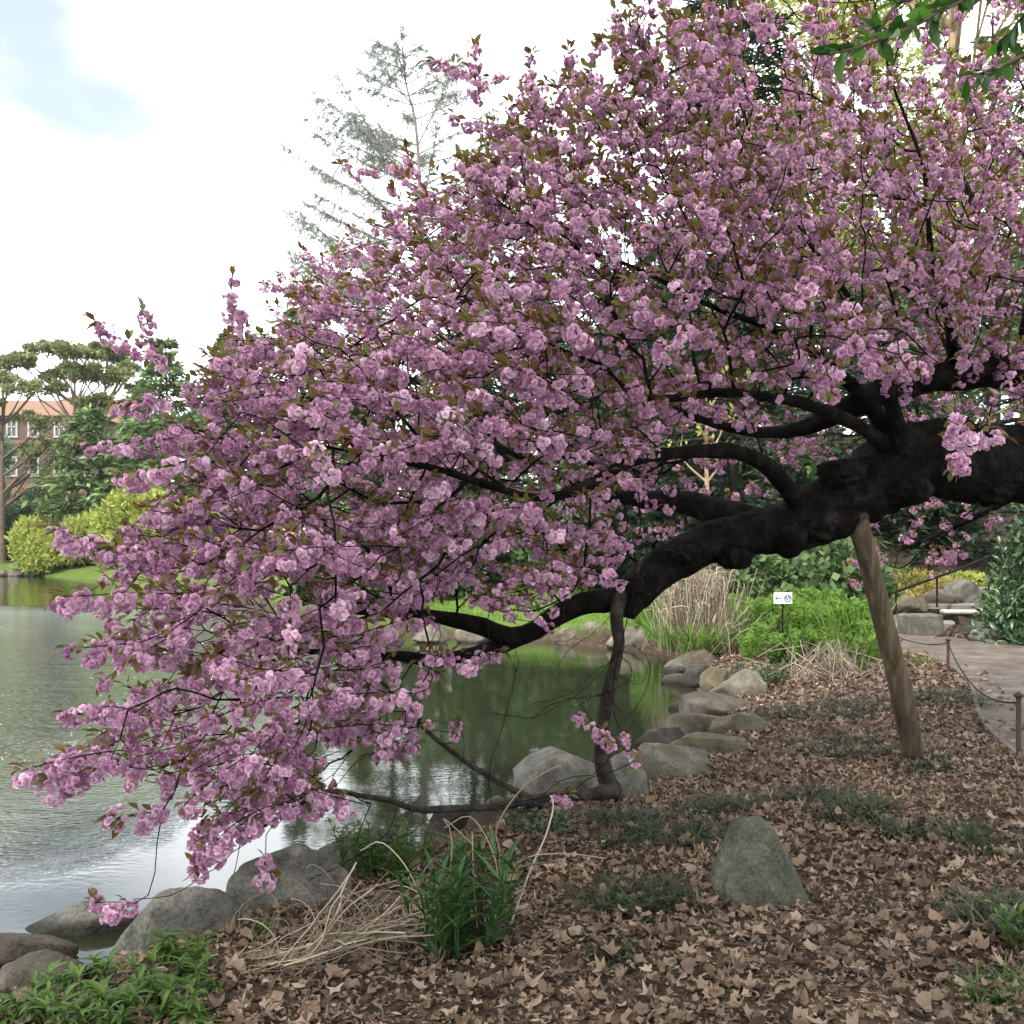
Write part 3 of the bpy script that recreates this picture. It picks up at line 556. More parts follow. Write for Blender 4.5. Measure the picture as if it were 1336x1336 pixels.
O = P(1230, 600, 7.6)
order = np.argsort([np.linalg.norm(s[0]-O) for s in sprays])
fl_t = []; fl_p, fl_d, fl_s, fl_o = [], [], [], []      # flowers
lf_p, lf_d, lf_s = [], [], []
NP = np.zeros((160000, 3)); NL = np.zeros(160000); ok = np.zeros(160000, bool)
NP[:n_manual] = npos; NL[:n_manual] = npl; ok[:n_manual] = True
ex = start*0
for oi in order:
    tip, dv, Lm = sprays[oi]; solo = oi >= len(sprays)-n_solo
    if dv is None:
        dv = nrm(nrm(tip-O)+.42*rng.normal(size=3)+np.array([-.12, -.05, .16])); Lm = rng.uniform(.14, .42)
    dv = nrm(dv); bpos = tip-dv*Lm
    nn = len(npos); dd = np.linalg.norm(NP[:nn]-bpos, axis=1)
    ang = ((bpos-NP[:nn])*dv).sum(1)/np.maximum(dd, 1e-6)
    cost = dd*(1+.5*np.clip(.4-ang, 0, 2))+.30*NL[:nn]; cost[~ok[:nn]] = 1e9
    j = int(cost.argmin()); p0 = npos[j]; D = dd[j]
    t0 = nrm(ndir[j]*.6+nrm(bpos-p0))*D*.8; t1 = dv*D*.8; k = max(2, int(D/.11)); prev = j
    for i in range(1, k+1):
        t = i/k; h = (2*t**3-3*t*t+1)*p0+(t**3-2*t*t+t)*t0+(-2*t**3+3*t*t)*bpos+(t**3-t*t)*t1
        h = h+rng.normal(size=3)*.012*min(1, D)*math.sin(math.pi*t)+rng.normal(size=3)*.004
        npos.append(h); npar.append(prev); nrad.append(0); npl.append(npl[prev]+np.linalg.norm(h-npos[prev])); ndir.append(nrm(h-npos[prev]))
        NP[len(npos)-1] = h; NL[len(npos)-1] = npl[-1]; ok[len(npos)-1] = True; prev = len(npos)-1
    # the flowering twig itself
    k = max(3, int(Lm/.05)); pts = []
    bend = rng.normal(size=3)*.12+np.array([0, 0, -.06 if tip[2] < 1.7 else .08])
    for i in range(1, k+1):
        t = i/k; h = bpos+dv*Lm*t+bend*Lm*(t*t-t); npos.append(h); npar.append(prev); nrad.append(0); npl.append(npl[prev]+.05); ndir.append(dv); NP[len(npos)-1] = h; prev = len(npos)-1; pts.append(h)
    nc = max(1, int(round(Lm/(.060 if solo else rng.uniform(.065, .10)))))
    for c in range(nc):
        t = (c+.4+.4*rng.random())/nc; q = bpos+dv*Lm*t+bend*Lm*(t*t-t)
        if not solo and rng.random() < .12: continue
        rc = rng.uniform(.022, .046)*(1 if not solo else 1.15)*(1.25 if q[1] < 5.2 else 1); cen = q+rng.normal(size=3)*.012+np.array([0, 0, -.45*rc-.008]); nf = int(5+9*min(1.25, (rc-.022)/.024)+rng.integers(0, 3))
        f = rdir(nf); f[:, 2] -= .2; f = nrm(f); fl_t += [rng.normal(0, .20)]*nf
        for a in range(nf):
            fl_p.append(cen+f[a]*rc*rng.uniform(.55, .85)*np.array([1, 1, .85])); fl_d.append(nrm(f[a]+rng.normal(size=3)*.25)); fl_s.append(rng.uniform(.0135, .0195)*(1.18 if q[1] < 5.2 else 1)); fl_o.append(oi if solo else -1)
        for a in range(rng.integers(1, 4)+(1 if q[0] > .2 and q[2] > 2.4 else 0)):
            ld = nrm(dv*.7+rng.normal(size=3)*.6+np.array([0, 0, .35])); lf_p.append(q+ld*.02); lf_d.append(ld); lf_s.append(rng.uniform(.042, .070))
    for a in range(rng.integers(3, 6)):
        ld = nrm(dv*1.0+rng.normal(size=3)*.5+np.array([0, 0, .35])); lf_p.append(tip-dv*.02*a+ld*.01); lf_d.append(ld); lf_s.append(rng.uniform(.045, .075))
# bare thin twigs hanging among the branches
for _ in range(300):
    j = int(rng.integers(n_manual, len(npos)))
    if not ok[j]: continue
    p0 = npos[j]; dv = nrm(ndir[j]+rng.normal(size=3)*.7+np.array([0, 0, -.2])); prev = j; Lm = rng.uniform(.15, .5)
    for i in range(1, 6):
        dv = nrm(dv+rng.normal(size=3)*.2); p0 = p0+dv*Lm/5; npos.append(p0); npar.append(prev); nrad.append(0); npl.append(0); ndir.append(dv); prev = len(npos)-1
# hanging twigs below the curved limb and at the lowest branch
for (a, b, pts) in [(None, None, r) for r in [
    [(800, 860, 6.8), (760, 900, 6.5), (700, 935, 6.3), (640, 930, 6.2)], [(815, 850, 6.8), (825, 880, 6.7), (790, 905, 6.6), (730, 915, 6.5), (690, 940, 6.4)], [(805, 850, 6.8), (822, 868, 6.7), (828, 890, 6.6), (810, 880, 6.6)],
    [(802, 845, 6.8), (838, 862, 6.6), (842, 885, 6.55), (822, 892, 6.55), (808, 878, 6.6)], [(803, 850, 6.8), (790, 885, 6.6), (798, 915, 6.5), (812, 930, 6.5)], [(806, 840, 6.8), (830, 845, 6.7), (850, 870, 6.6), (835, 915, 6.5), (815, 940, 6.5)], [(800, 862, 6.8), (770, 880, 6.6), (745, 905, 6.5), (690, 920, 6.4)], [(800, 800, 6.8), (770, 830, 6.5), (740, 850, 6.4), (720, 880, 6.3)],
    [(678, 850, 6.5), (668, 900, 6.3), (655, 945, 6.2), (640, 1000, 6.1), (640, 1048, 6.2)], [(600, 945, 5.9), (606, 970, 6.0), (600, 1000, 6.1)],
    [(440, 1035, 5.0), (400, 1045, 4.8), (360, 1065, 4.7), (320, 1100, 4.5), (270, 1140, 4.4), (220, 1168, 4.4), (175, 1172, 4.45)], [(450, 1034, 5.05), (410, 1035, 4.8), (350, 1050, 4.6), (300, 1060, 4.5)],
    [(560, 1052, 5.8), (545, 1080, 5.5), (480, 1110, 5.2), (400, 1150, 4.9)], [(520, 1047, 5.5), (505, 1085, 5.3), (465, 1130, 5.0)], [(742, 1038, 6), (770, 1015, 5.7), (815, 1000, 5.6), (832, 985, 5.6)], [(700, 1046, 6.4), (730, 1020, 5.9), (780, 1005, 5.7), (800, 975, 5.6), (830, 940, 5.6)],
    [(432, 1033, 5), (470, 990, 5.2), (520, 975, 5.4)], [(430, 1030, 4.9), (385, 1000, 4.7), (330, 990, 4.6), (270, 1000, 4.4)],
    [(1225, 590, 7.4), (1215, 620, 7.35), (1180, 625, 7.3), (1150, 600, 7.35)], [(1250, 500, 5), (1262, 560, 4.8), (1268, 600, 4.7), (1250, 650, 4.7)]]]:
    s = spline(np.array([P(*q) for q in pts]), .06); d = np.linalg.norm(NP[:n_manual]-s[0], axis=1); prev = int(d.argmin())
    for q in s[1:]:
        npos.append(q+rng.normal(size=3)*.004); npar.append(prev); nrad.append(0); npl.append(0); ndir.append(nrm(s[-1]-s[0])); prev = len(npos)-1
# radii by the pipe rule
nn = len(npos); rad = np.array(nrad); acc_r = np.zeros(nn); kids = [[] for _ in range(nn)]
for i in range(nn-1, -1, -1):
    if i >= n_manual: rad[i] = max(.0024, acc_r[i]**(1/2.35))
    pa = npar[i]
    if pa >= 0:
        kids[pa].append(i)
        if i >= n_manual: acc_r[pa] += rad[i]**2.35 if len(kids[pa]) > 1 or True else 0
for i in range(n_manual, nn):
    rad[i] = min(rad[i], .85*rad[npar[i]] if npar[i] < n_manual else rad[npar[i]])
acc = Acc(); seen = np.zeros(nn, bool)
def chain_from(i):
    c = [i]
    while True:
        ks = [k for k in kids[c[-1]] if k >= n_manual]
        if not ks: break
        c.append(max(ks, key=lambda k: rad[k]))
    return c
for i in range(n_manual, nn):
    if seen[i]: continue
    c = chain_from(i)
    for k in c: seen[k] = True
    ids = [npar[i]]+c; pts = np.array([npos[k] for k in ids]); rr = np.array([rad[i]]+[rad[k] for k in c]); rm = rr.max()
    tube(acc, pts, rr, 7 if rm > .012 else 5 if rm > .005 else 4, cap=False)
tw = obj('twigs', acc, M['bark'], cherry); tag(tw, kind='stuff')
# flowers
def flower_tpl(seed):
    r = np.random.default_rng(seed); V = []; Fq = []
    for cnt, el, ln in ((6, 2, 1.0), (5, 30, .95), (4, 58, .85)):
        a0 = r.uniform(0, 6)
        for i in range(cnt):
            a = a0+i*2*math.pi/cnt+r.normal()*.18; e = R(el+r.normal()*9); l1 = ln*r.uniform(.85, 1.1); wd = .46*r.uniform(.85, 1.15)
            c = np.array([math.cos(a), math.sin(a), 0]); s = np.array([-c[1], c[0], 0]); z = np.array([0, 0, 1.])
            o = len(V)
            for t, wf, lift in ((.08, .25, 0), (.58, 1, .0), (1., .72, .16)):
                e2 = e+lift*r.uniform(.2, 1.6)
                m_ = (c*math.cos(e2)+z*math.sin(e2))*t*l1; cup = -.10*wf*(c*-math.sin(e)+z*math.cos(e))
                V += [m_-s*wd*wf+r.normal(size=3)*.06-cup, m_+s*wd*wf+r.normal(size=3)*.06-cup]
            Fq += [[o, o+1, o+3, o+2], [o+2, o+3, o+5, o+4]]
    V = np.array(V)
    return np.stack([V[:, 0], V[:, 2], V[:, 1]], -1), np.array(Fq)
FT = [flower_tpl(s) for s in range(4)]
fl_p = np.array(fl_p); fl_d = np.array(fl_d); fl_s = np.array(fl_s); fl_o = np.array(fl_o)
def blossom_obj(sel, name):
    acc = Acc(); which = rng.integers(0, 4, len(sel))
    for k in range(4):
        s = sel[which == k]
        if len(s): 
            tF = FT[k][1]; tt = np.clip(np.repeat(np.array(fl_t)[s]+rng.normal(.48, .15, len(s)), len(tF))+rng.normal(0, .13, len(s)*len(tF)), 0, 1)
            V = np.einsum('nij,nkj->nki', basis(fl_d[s], rdir(len(s))), FT[k][0][None]*fl_s[s][:, None, None])+fl_p[s][:, None]
            acc.add(V.reshape(-1, 3), (tF[None]+(np.arange(len(s))*len(FT[k][0]))[:, None, None]).reshape(-1, 4), tt)
    return obj(name, acc, M['petal'], cherry, smooth=False)
tag(blossom_obj(np.where(fl_o < 0)[0], 'blossoms'), kind='stuff')
for s in np.unique(fl_o[fl_o >= 0]): blossom_obj(np.where(fl_o == s)[0], 'blossom_spray')
acc = Acc(); lf_p = np.array(lf_p); lf_d = np.array(lf_d); lf_s = np.array(lf_s)
scatter_cards(acc, lf_p, lf_d, lf_s, leaf_tpl(.48, .38, .10), up=nrm(np.tile([0, 0, 1.], (len(lf_p), 1))+.45*rng.normal(size=(len(lf_p), 3))))
tag(obj('leaves', acc, M['bronze'], cherry), kind='stuff')
print('flowers', len(fl_p), 'leaves', len(lf_p), 'nodes', nn)

# ------------------------------------------------------------------ prop post
q = GG(1196, 996); q[1] = 7.55; q = G(1196, 996, gz(q[0], q[1])-.02); top = P(1118, 672, 7.45)
post = thing('prop_post', 'leaning wooden prop post holding up the dark cherry trunk', 'post', q)
acc = Acc(); s = spline(np.array([[*(q-[0, 0, .08]), .084], [*(q+(top-q)*.35+[.012, 0, 0]), .080], [*(q+(top-q)*.7+[.004, 0, 0]), .075], [*top, .074]]), .03); tube(acc, s[:, :3], s[:, 3], 22, rough=.045)
M['wood'] = surf('weathered_wood', [(.026, .018, .011), (.072, .052, .032), (.16, .12, .075)], 7, 10, .85, .7, 30, .2, (2.2, 2.2, .25), 0, .02, .6)
obj('log', acc, M['wood'], post)
acc = Acc(); ax = nrm(top-q); tube(acc, [top-ax*.03, top+ax*.02, top+ax*.10, top+ax*.16], [.083, .088, .09, .06], 20)
M['rubber'] = surf('black_rubber', [(.008, .008, .008), (.02, .02, .02)], 10, 4, .7, .2)
obj('cradle_pad', acc, M['rubber'], post)

# ------------------------------------------------------------------ leaf litter
def lobed(seed):
    r = np.random.default_rng(seed); V = [[0, .32, 0]]; 
    radii = [.5, .85, .62, 1.0, .68, 1.12, .66, 1.0, .6, .82, .5, .3] if seed < 5 else [.5, .6, .66, .8, .95, 1.1, .9, .8, .7, .6, .5, .35]
    ang = np.linspace(-160, 160, 12)
    a, b = r.normal(size=2)*.55; tw = r.normal()*.5
    for rr, an in zip(radii, ang):
        rr *= .5*r.uniform(.85, 1.15); x = rr*math.sin(R(an)); y = .32+rr*math.cos(R(an)); V.append([x, y, 0])
    V = np.array(V); x, y = V[:, 0], V[:, 1]-.35
    V[:, 2] = (.4+abs(r.normal())*1.1)*x*x+b*y*y+tw*x*y+r.normal(size=len(V))*.05+.05; F = [[0, i, i+1] for i in range(1, 12)]+[[0, 12, 1]]
    return V, np.array(F)
LT = [lobed(s) for s in range(8)]
acc = Acc()
def lay_leaves(n, xr, yr, size, flat=.25, dens=None):
    x = rng.uniform(*xr, n); y = rng.uniform(*yr, n); s = shore_dist(x, y); pd = path_dist(x, y)
    ok_ = (s > .25) & ((pd > .05) | (rng.random(n) < .03) | ((pd > -.35) & (rng.random(n) < .12)))
    if dens is not None: ok_ &= rng.random(n) < dens(x, y)
    x, y = x[ok_], y[ok_]; z = ground_z(x, y); k = len(x)
    nn_ = nrm(np.stack([rng.normal(0, flat, k), rng.normal(0, flat, k), np.ones(k)], -1)); a = rng.uniform(0, 6.3, k)
    d = np.stack([np.cos(a), np.sin(a), np.zeros(k)], -1); d = nrm(d-nn_*(d*nn_).sum(1)[:, None]); sz = rng.uniform(*size, k); w_ = rng.integers(0, 8, k)
    tt = np.clip(rng.normal(.5, .25, k), 0, 1)
    for i in range(8):
        q = w_ == i
        if q.any(): inst(acc, *LT[i], basis(d[q], nn_[q]), np.stack([x, y, z+rng.uniform(.004, .03, k)], -1)[q], sz[q], tt[q])
def clump_d(x, y): return np.clip(.25+1.5*(vnoise(x, y, 1.3, 9)+.25)+.35*sstep(2.6, .2, np.hypot((x-1.6)*.6, y-6.3)), .05, 1)
lay_leaves(8000, (-2.2, 4.6), (3.0, 8.8), (.035, .10), .30, clump_d)
lay_leaves(26000, (-2.2, 5.0), (2.8, 8.0), (.014, .05), .48)
lay_leaves(16000, (-.5, 6.2), (7.5, 17), (.035, .09), .3)
lay_leaves(3000, (5.5, 12), (15, 26), (.08, .16), .3)
tag(obj('leaf_litter', acc, M['litter'], smooth=False), kind='stuff')
# mulch chips and crumbs
acc = Acc(); n = 40000; x = rng.uniform(-1.8, 4.5, n); y = rng.uniform(2.9, 9.5, n); q = (shore_dist(x, y) > .3) & (path_dist(x, y) > .03); x, y = x[q], y[q]; k = len(x)
d = np.stack([rng.normal(size=k), rng.normal(size=k), rng.normal(0, .25, k)], -1); ln = rng.uniform(.012, .05, k)
scatter_cards(acc, np.stack([x, y, ground_z(x, y)+rng.uniform(.002, .02, k)], -1), d, ln, DIA, nrm(np.stack([rng.normal(0, .5, k), rng.normal(0, .5, k), np.ones(k)], -1)), np.clip(rng.normal(.45, .3, k), 0, 1), .3)
tag(obj('mulch', acc, M['litter'], smooth=False), kind='stuff')
# fallen sticks
for px, py, rz, ln, rd, lab in [(770, 1275, 12, .34, .008, 'dark crooked stick lying on the leaf litter near the bottom centre'), (940, 1236, -4, .26, .006, 'short straight stick in the leaves below the upright rock'), (1000, 1300, 62, .22, .005, 'thin stick pointing away in the mulch at the bottom, right of centre'), (760, 1300, -35, .25, .004, 'pale thin stick at the bottom edge left of the crooked stick')]:
    q = GG(px, py); c = np.array([math.cos(R(rz)), math.sin(R(rz)), 0]); pts = [q+c*ln*t+np.array([0, rng.normal()*.012, .012+.006*rng.random()]) for t in (-1, -.5, 0, .4, .8, 1)]; s = spline(pts, .04)
    acc = Acc(); tube(acc, s, np.linspace(rd, rd*.6, len(s)), 6, rough=.2); tag(obj('stick', acc, M['twig'], origin=q), lab, 'stick', 'fallen sticks on the litter')

# ------------------------------------------------------------------ plants on the near ground
def arch_blades(acc, n, spread, ln, tpl, lean=.6, z0=0.0, tint=None, c=(0, 0, 0)):
    a = rng.uniform(0, 2*math.pi, n); rr = spread*np.sqrt(rng.random(n)); p = np.stack([rr*np.cos(a), rr*np.sin(a), np.full(n, z0)], -1)+np.asarray(c)
    d = np.stack([np.cos(a+rng.normal(0, .6, n))*lean, np.sin(a+rng.normal(0, .6, n))*lean, rng.uniform(.5, 1.2, n)], -1)
    L_ = rng.uniform(*ln, n); h = np.stack([d[:, 0], d[:, 1], np.zeros(n)], -1); up = nrm(-h+np.array([0, 0, .8]))
    inst(acc, *tpl, basis(d, up), p, L_, rng.random(n) if tint is None else np.clip(rng.normal(tint, .2, n), 0, 1))
TUFTS = [(880, 1098, .34, 260, 'wide dark grass patch left of the upright rock'), (800, 1078, .30, 170, 'dark grass patch by the foot of the drooping limb'), (1060, 1056, .42, 420, 'largest dark grass clump behind the upright rock'), (960, 1062, .3, 180, 'dark grass between the two big patches behind the upright rock'), (1110, 976, .5, 260, 'dark grass patch left of the foot of the leaning post'), (1175, 1004, .34, 190, 'dark grass around the foot of the leaning post'), (1085, 930, .55, 240, 'dark grass patch halfway along the litter towards the ferns'), (1236, 915, .5, 420, 'dark grass strip along the path edging'), (1318, 1108, .28, 260, 'dark grass clump at the right edge of the picture'), (1150, 1090, .2, 60, 'sparse dark grass right of the largest clump'), (840, 1182, .2, 90, 'low dark grass tuft left below the upright rock'), (1330, 1205, .2, 90, 'grass tuft at the right edge below the dark clump'), (800, 1252, .08, 40, 'tiny pale grass tuft by the crooked stick'), (1085, 1222, .12, 34, 'small thin grass tuft right below the upright rock'), (1318, 1300, .15, 80, 'light green tuft in the lower right corner'), (1190, 868, .3, 160, 'green grass tuft by the path behind the leaning post'), (350, 1215, .10, 60, 'small green tuft between the grey slab and the dry stalks')]
for px, py, rr, n_, lab in TUFTS:
    q = GG(px, py); t = thing('grass_tuft', lab, 'grass', q, 'grass tufts on the leaf litter'); acc = Acc(); n_ = int(n_*4.2)
    a = rng.uniform(0, 6.28, n_); r_ = rr*np.sqrt(rng.random(n_)); x = q[0]+r_*np.cos(a)*1.25; y = q[1]+r_*np.sin(a)
    keep = vnoise(x, y, 3.0, 4)+.5-.35*r_/rr > .20; x, y = x[keep], y[keep]; k = len(x); z = ground_z(x, y)
    aa = rng.uniform(0, 6.28, k); le = rng.uniform(.4, 1.3, k); d = np.stack([np.cos(aa)*le, np.sin(aa)*le, np.ones(k)*.8], -1); h = d*[1, 1, 0]
    inst(acc, *leaf_tpl(.045, .6, .004, (.7, 1, .9, .6, .02)), basis(d, nrm(-h+np.array([0, 0, .8]))), np.stack([x, y, z-.005], -1), rng.uniform(.10, .25, k)*(.6 if rr < .2 else 1), rng.random(k))
    light = lab.startswith(('light', 'green', 'small green', 'small thin'))
    obj('blades', acc, M['weed'] if light else M['liriope'], t)

def rosette(acc, c, n, ln, tpl=LONG, el=(.1, 1.0)):
    a = rng.uniform(0, 6.28, n); d = np.stack([np.cos(a), np.sin(a), rng.uniform(*el, n)], -1); h = d*[1, 1, 0]
    inst(acc, *tpl, basis(d, nrm(-h*.6+np.array([0, 0, 1]))), np.asarray(c)+np.zeros((n, 3)), rng.uniform(*ln, n), np.clip(rng.normal(.5, .25, n), 0, 1))
WL = leaf_tpl(.24, .55, .06, (.35, .9, 1, .7, .02))
# weeds, lower left
wl = [(95, 1296), (128, 1280), (60, 1330), (150, 1318), (182, 1288), (210, 1308), (232, 1278), (262, 1302), (115, 1328), (205, 1332), (250, 1338), (30, 1338), (90, 1350), (262, 1262), (225, 1256), (150, 1350)]
for i, (px, py) in enumerate(wl):
    q = GG(px, py); lab = ['green leafy weed with curled narrow leaves in the lower left corner patch']
    t = thing('weed', lab[0], 'plant', q, 'leafy weeds in the lower left corner'); acc = Acc(); sa = Acc()
    for s_ in range(rng.integers(3, 6)):
        top = q+np.array([rng.normal()*.05, rng.normal()*.05, rng.uniform(.03, .13)]); tube(sa, [q, (q+top)/2+[.004, 0, 0], top], [.004, .0035, .003], 5)
        for f in (.35, .6, .85, 1.): rosette(acc, q+(top-q)*f, 5, (.04, .085), WL, (.0, .9) if f < .9 else (.4, 1.6))
    obj('leaves', acc, M['weed'], t); obj('stem', sa, M['weed'], t)
# upright leafy clumps behind the dry stalks
def leafy_clump(name, lab, px, py, n, rad_, hh, mat, ll=(.05, .10), tpl=WL, sway=.12, step=.035, cat='plant', group=None):
    q = GG(px, py); t = thing(name, lab, cat, q, group); acc = Acc(); sa = Acc()
    for s_ in range(n):
        a = rng.uniform(0, 6.28); r_ = rad_*math.sqrt(rng.random()); b = q+np.array([r_*math.cos(a), r_*math.sin(a), -.01]); h = hh*rng.uniform(.6, 1.05)
        tp = b+np.array([math.cos(a)*sway*rng.random(), math.sin(a)*sway*rng.random(), 1])*np.array([1, 1, h]); tube(sa, [b, (b+tp)/2, tp], [.004, .0035, .002], 4)
        k = max(3, int(h/step)); f = np.linspace(.12, 1, k); 
        for ff in f: rosette(acc, b+(tp-b)*ff, 3, ll, tpl, (.3, 1.3))
    obj('leaves', acc, mat, t); obj('stems', sa, mat, t); return t
leafy_clump('leafy_plant', 'bushy bright green plant on the bank behind the dry stalks', 500, 1132, 70, .25, .23, M['weed'], (.035, .07), WL)
leafy_clump('leafy_plant', 'tall dark green leafy shoots rising from the dry stalk clump', 592, 1236, 34, .19, .37, M['shoot'], (.09, .19), leaf_tpl(.12, .18, .04, (.5, 1, .9, .6, .02)), .10, .07)
leafy_clump('leafy_plant', 'low dark green shrub beside the pale wedge boulder', 992, 892, 40, .34, .26, M['rhodo'], (.05, .09), WL)
leafy_clump('leafy_plant', 'small ivy like plant by the flat brown bank stone', 705, 1085, 16, .16, .09, M['rhodo'], (.04, .07), LEAF)
leafy_clump('leafy_plant', 'thin green seedling at the right edge near the corner', 1332, 1240, 6, .05, .2, M['weed'], (.04, .08), LEAF)
# the dry stalk clump: stalks lean from its root to the left, some arch high to the right
q = GG(585, 1228); t = thing('dry_stalk_clump', 'clump of pale dry stalks fallen to the left around green shoots', 'plant', q)
acc = Acc()
for i in range(70):
    m0 = P(rng.uniform(360, 450), rng.uniform(1235, 1275), rng.uniform(4.0, 4.35)); m0[2] = gz(m0[0], m0[1])+rng.uniform(.01, .09)
    hi = P(rng.uniform(440, 590), rng.uniform(1120, 1235), rng.uniform(4.05, 4.5)) if rng.random() < .6 else P(rng.uniform(400, 560), rng.uniform(1190, 1260), rng.uniform(4.0, 4.4)); hi[2] = max(hi[2], gz(hi[0], hi[1])+.02)
    lo = P(rng.uniform(285, 390), rng.uniform(1255, 1310), rng.uniform(3.9, 4.3)); lo[2] = gz(lo[0], lo[1])+rng.uniform(.005, .04)
    s = spline([hi, hi*.5+m0*.5+rng.normal(size=3)*.02+[0, 0, .015], m0, lo], .06); s = s+rng.normal(size=s.shape)*.003
    s = s[:int(len(s)*rng.uniform(.55, 1))]; tube(acc, s, np.linspace(.0030, .0016, len(s))*rng.uniform(.5, 1.5), 5, tint=rng.random()**1.5)
for i in range(110):   # tangle of curled bits
    c = q+np.array([rng.uniform(-.85, .0), rng.normal()*.16, 0]); c[2] = gz(c[0], c[1])+rng.uniform(.01, .12); a0 = rng.uniform(0, 6.3); r_ = rng.uniform(.04, .17); nv = rdir(1)[0]; uu = nrm(np.cross(nv, [0, 0, 1])); vv = np.cross(nv, uu)
    th = np.linspace(a0, a0+rng.uniform(1.2, 3.6), 10)[:, None]; pts = c+r_*(np.cos(th)*uu+np.sin(th)*vv)*np.linspace(1, 1.5, 10)[:, None]; pts[:, 2] = np.maximum(pts[:, 2], c[2]*0+gz(c[0], c[1])+.006); tube(acc, pts, rng.uniform(.0012, .0022), 4, tint=rng.random()**1.6)
st = obj('stalks', acc, M['dry'], t); tag(st, kind='stuff')
for i in range(9):
    b = P(rng.uniform(540, 655), rng.uniform(1215, 1245), 4.3); b[2] = gz(b[0], b[1]); k_ = b+np.array([rng.normal()*.05, rng.normal()*.04, rng.uniform(.18, .36)]); e = k_+np.array([rng.normal()*.09, rng.normal()*.05, rng.uniform(-.12, .06)])
    sb = Acc(); tube(sb, spline([b, b*.5+k_*.5+rng.normal(size=3)*.012, k_, e], .04), .0042, 5); obj('dead_stem', sb, M['twig'], t)
for pts, r_ in [([(640, 1215, 4.35), (652, 1120, 4.35), (648, 1080, 4.3), (680, 1030, 4.25), (722, 1002, 4.2), (732, 1000, 4.2)], .0065), ([(665, 1210, 4.4), (690, 1140, 4.35), (712, 1090, 4.3), (722, 1052, 4.3), (718, 1038, 4.3)], .007), ([(650, 1190, 4.4), (665, 1140, 4.35), (690, 1118, 4.3), (740, 1114, 4.3), (790, 1120, 4.35)], .0055), ([(640, 1220, 4.35), (650, 1150, 4.3), (638, 1100, 4.3), (612, 1065, 4.3), (580, 1080, 4.3)], .005), ([(560, 1240, 4.25), (540, 1150, 4.2), (500, 1100, 4.2), (470, 1110, 4.25)], .0045), ([(575, 1240, 4.25), (590, 1100, 4.3), (578, 1068, 4.3), (615, 1100, 4.3)], .005), ([(570, 1255, 4.2), (568, 1180, 4.2), (572, 1145, 4.2)], .006), ([(625, 1235, 4.3), (618, 1150, 4.3), (616, 1085, 4.3)], .0055)]:
    s = spline([P(*a) for a in pts], .03); acc = Acc(); tube(acc, s, np.linspace(r_*.72, r_*.4, len(s)), 6, tint=rng.uniform(.4, 1)); obj('arching_stalk', acc, M['dry'], t)

# ------------------------------------------------------------------ cove side: dry grass, ferns, sign
q = G(905, 848, -.12); t = thing('ornamental_grass', 'tall clump of tan dry ornamental grass by the cove', 'grass', q); acc = Acc(); ga = Acc()
for i in range(420):
    b = q+np.array([rng.normal()*.27, rng.normal()*.22, 0]); h = rng.uniform(.6, 1.4); tp = b+np.array([rng.normal()*.22+.05, rng.normal()*.2, h]); m_ = b*.5+tp*.5+rng.normal(size=3)*.03
    e = tp+np.array([rng.normal()*.15, rng.normal()*.12, -rng.uniform(-.1, .15)]); tube(acc, spline([b, m_, tp, e], .35), .0055, 3, cap=False, tint=rng.random())
for i in range(120):
    b = q+np.array([rng.normal()*.4+.15, rng.normal()*.3-.25, 0]); a = rng.uniform(-1, 1); tp = b+np.array([a*.5+.2, rng.normal()*.2, rng.uniform(.1, .6)]); tube(acc, [b, (b+tp)/2+[0, 0, .12], tp], .005, 3, cap=False, tint=rng.random())
tag(obj('dry_blades', acc, M['dry'], t), kind='stuff')
arch_blades(ga, 500, .6, (.3, .75), leaf_tpl(.04, .4, .004, (.7, 1, .9, .6, .02)), .35, 0, None, q+[0, -.1, 0]); obj('green_blades', ga, M['fern'], t)
def fern_mesh(seed, nf=11, L_=.75):
    r = np.random.default_rng(seed); acc = Acc()
    for f in range(nf):
        a = f/nf*6.28+r.normal()*.2; le = r.uniform(.05, .27); Lf = L_*r.uniform(.75, 1.1); n = 24; t_ = np.linspace(0, 1, n)
        h = np.array([math.cos(a), math.sin(a), 0]); c = h*(.05+le*Lf*(t_[:, None]**1.6))+np.array([0, 0, 1.])*Lf*(t_-.22*t_**3)[:, None]
        tube(acc, c, np.linspace(.005, .002, n), 3, cap=False, tint=.3)
        side = np.cross(h, [0, 0, 1.]); ln = .14*np.sin(np.pi*np.clip(t_*.92+.06, 0, 1))**.7*Lf/.75
        tan = nrm(np.gradient(c, axis=0))
        for sgn in (-1, 1):
            d = side*sgn+tan*.35+r.normal(size=(n, 3))*.08
            inst(acc, *DIA, basis(d[3:], nrm(h+r.normal(size=(n-3, 3))*.15-tan[3:]*0)), c[3:], np.stack([np.full(n-3, .045), ln[3:], ln[3:]], -1), r.random(n-3))
    return acc
fm = []
for s_ in range(3):
    t = thing('fern', 'bright green upright fern in the dense fern bed below the white sign', 'fern', (0, 0, 0), 'ferns in the bed by the sign'); obj('fronds', fern_mesh(s_), M['fern'], t); fm.append(t)
fp = [(985, 838), (1010, 846), (1035, 840), (1060, 846), (1085, 850), (1110, 856), (1130, 862), (965, 850), (990, 860), (1015, 868), (1040, 868), (1068, 866), (1098, 872), (1125, 876), (1145, 868), (955, 838), (1000, 828), (1025, 828), (1050, 830), (1075, 834), (1100, 840), (940, 846), (975, 866), (1120, 846), (1138, 855), (1012, 822), (1042, 822), (1070, 824), (930, 832), (860, 832), (845, 828), (835, 824), (990, 816), (1025, 814), (1055, 815), (960, 822), (1090, 822), (900, 838), (880, 840)]
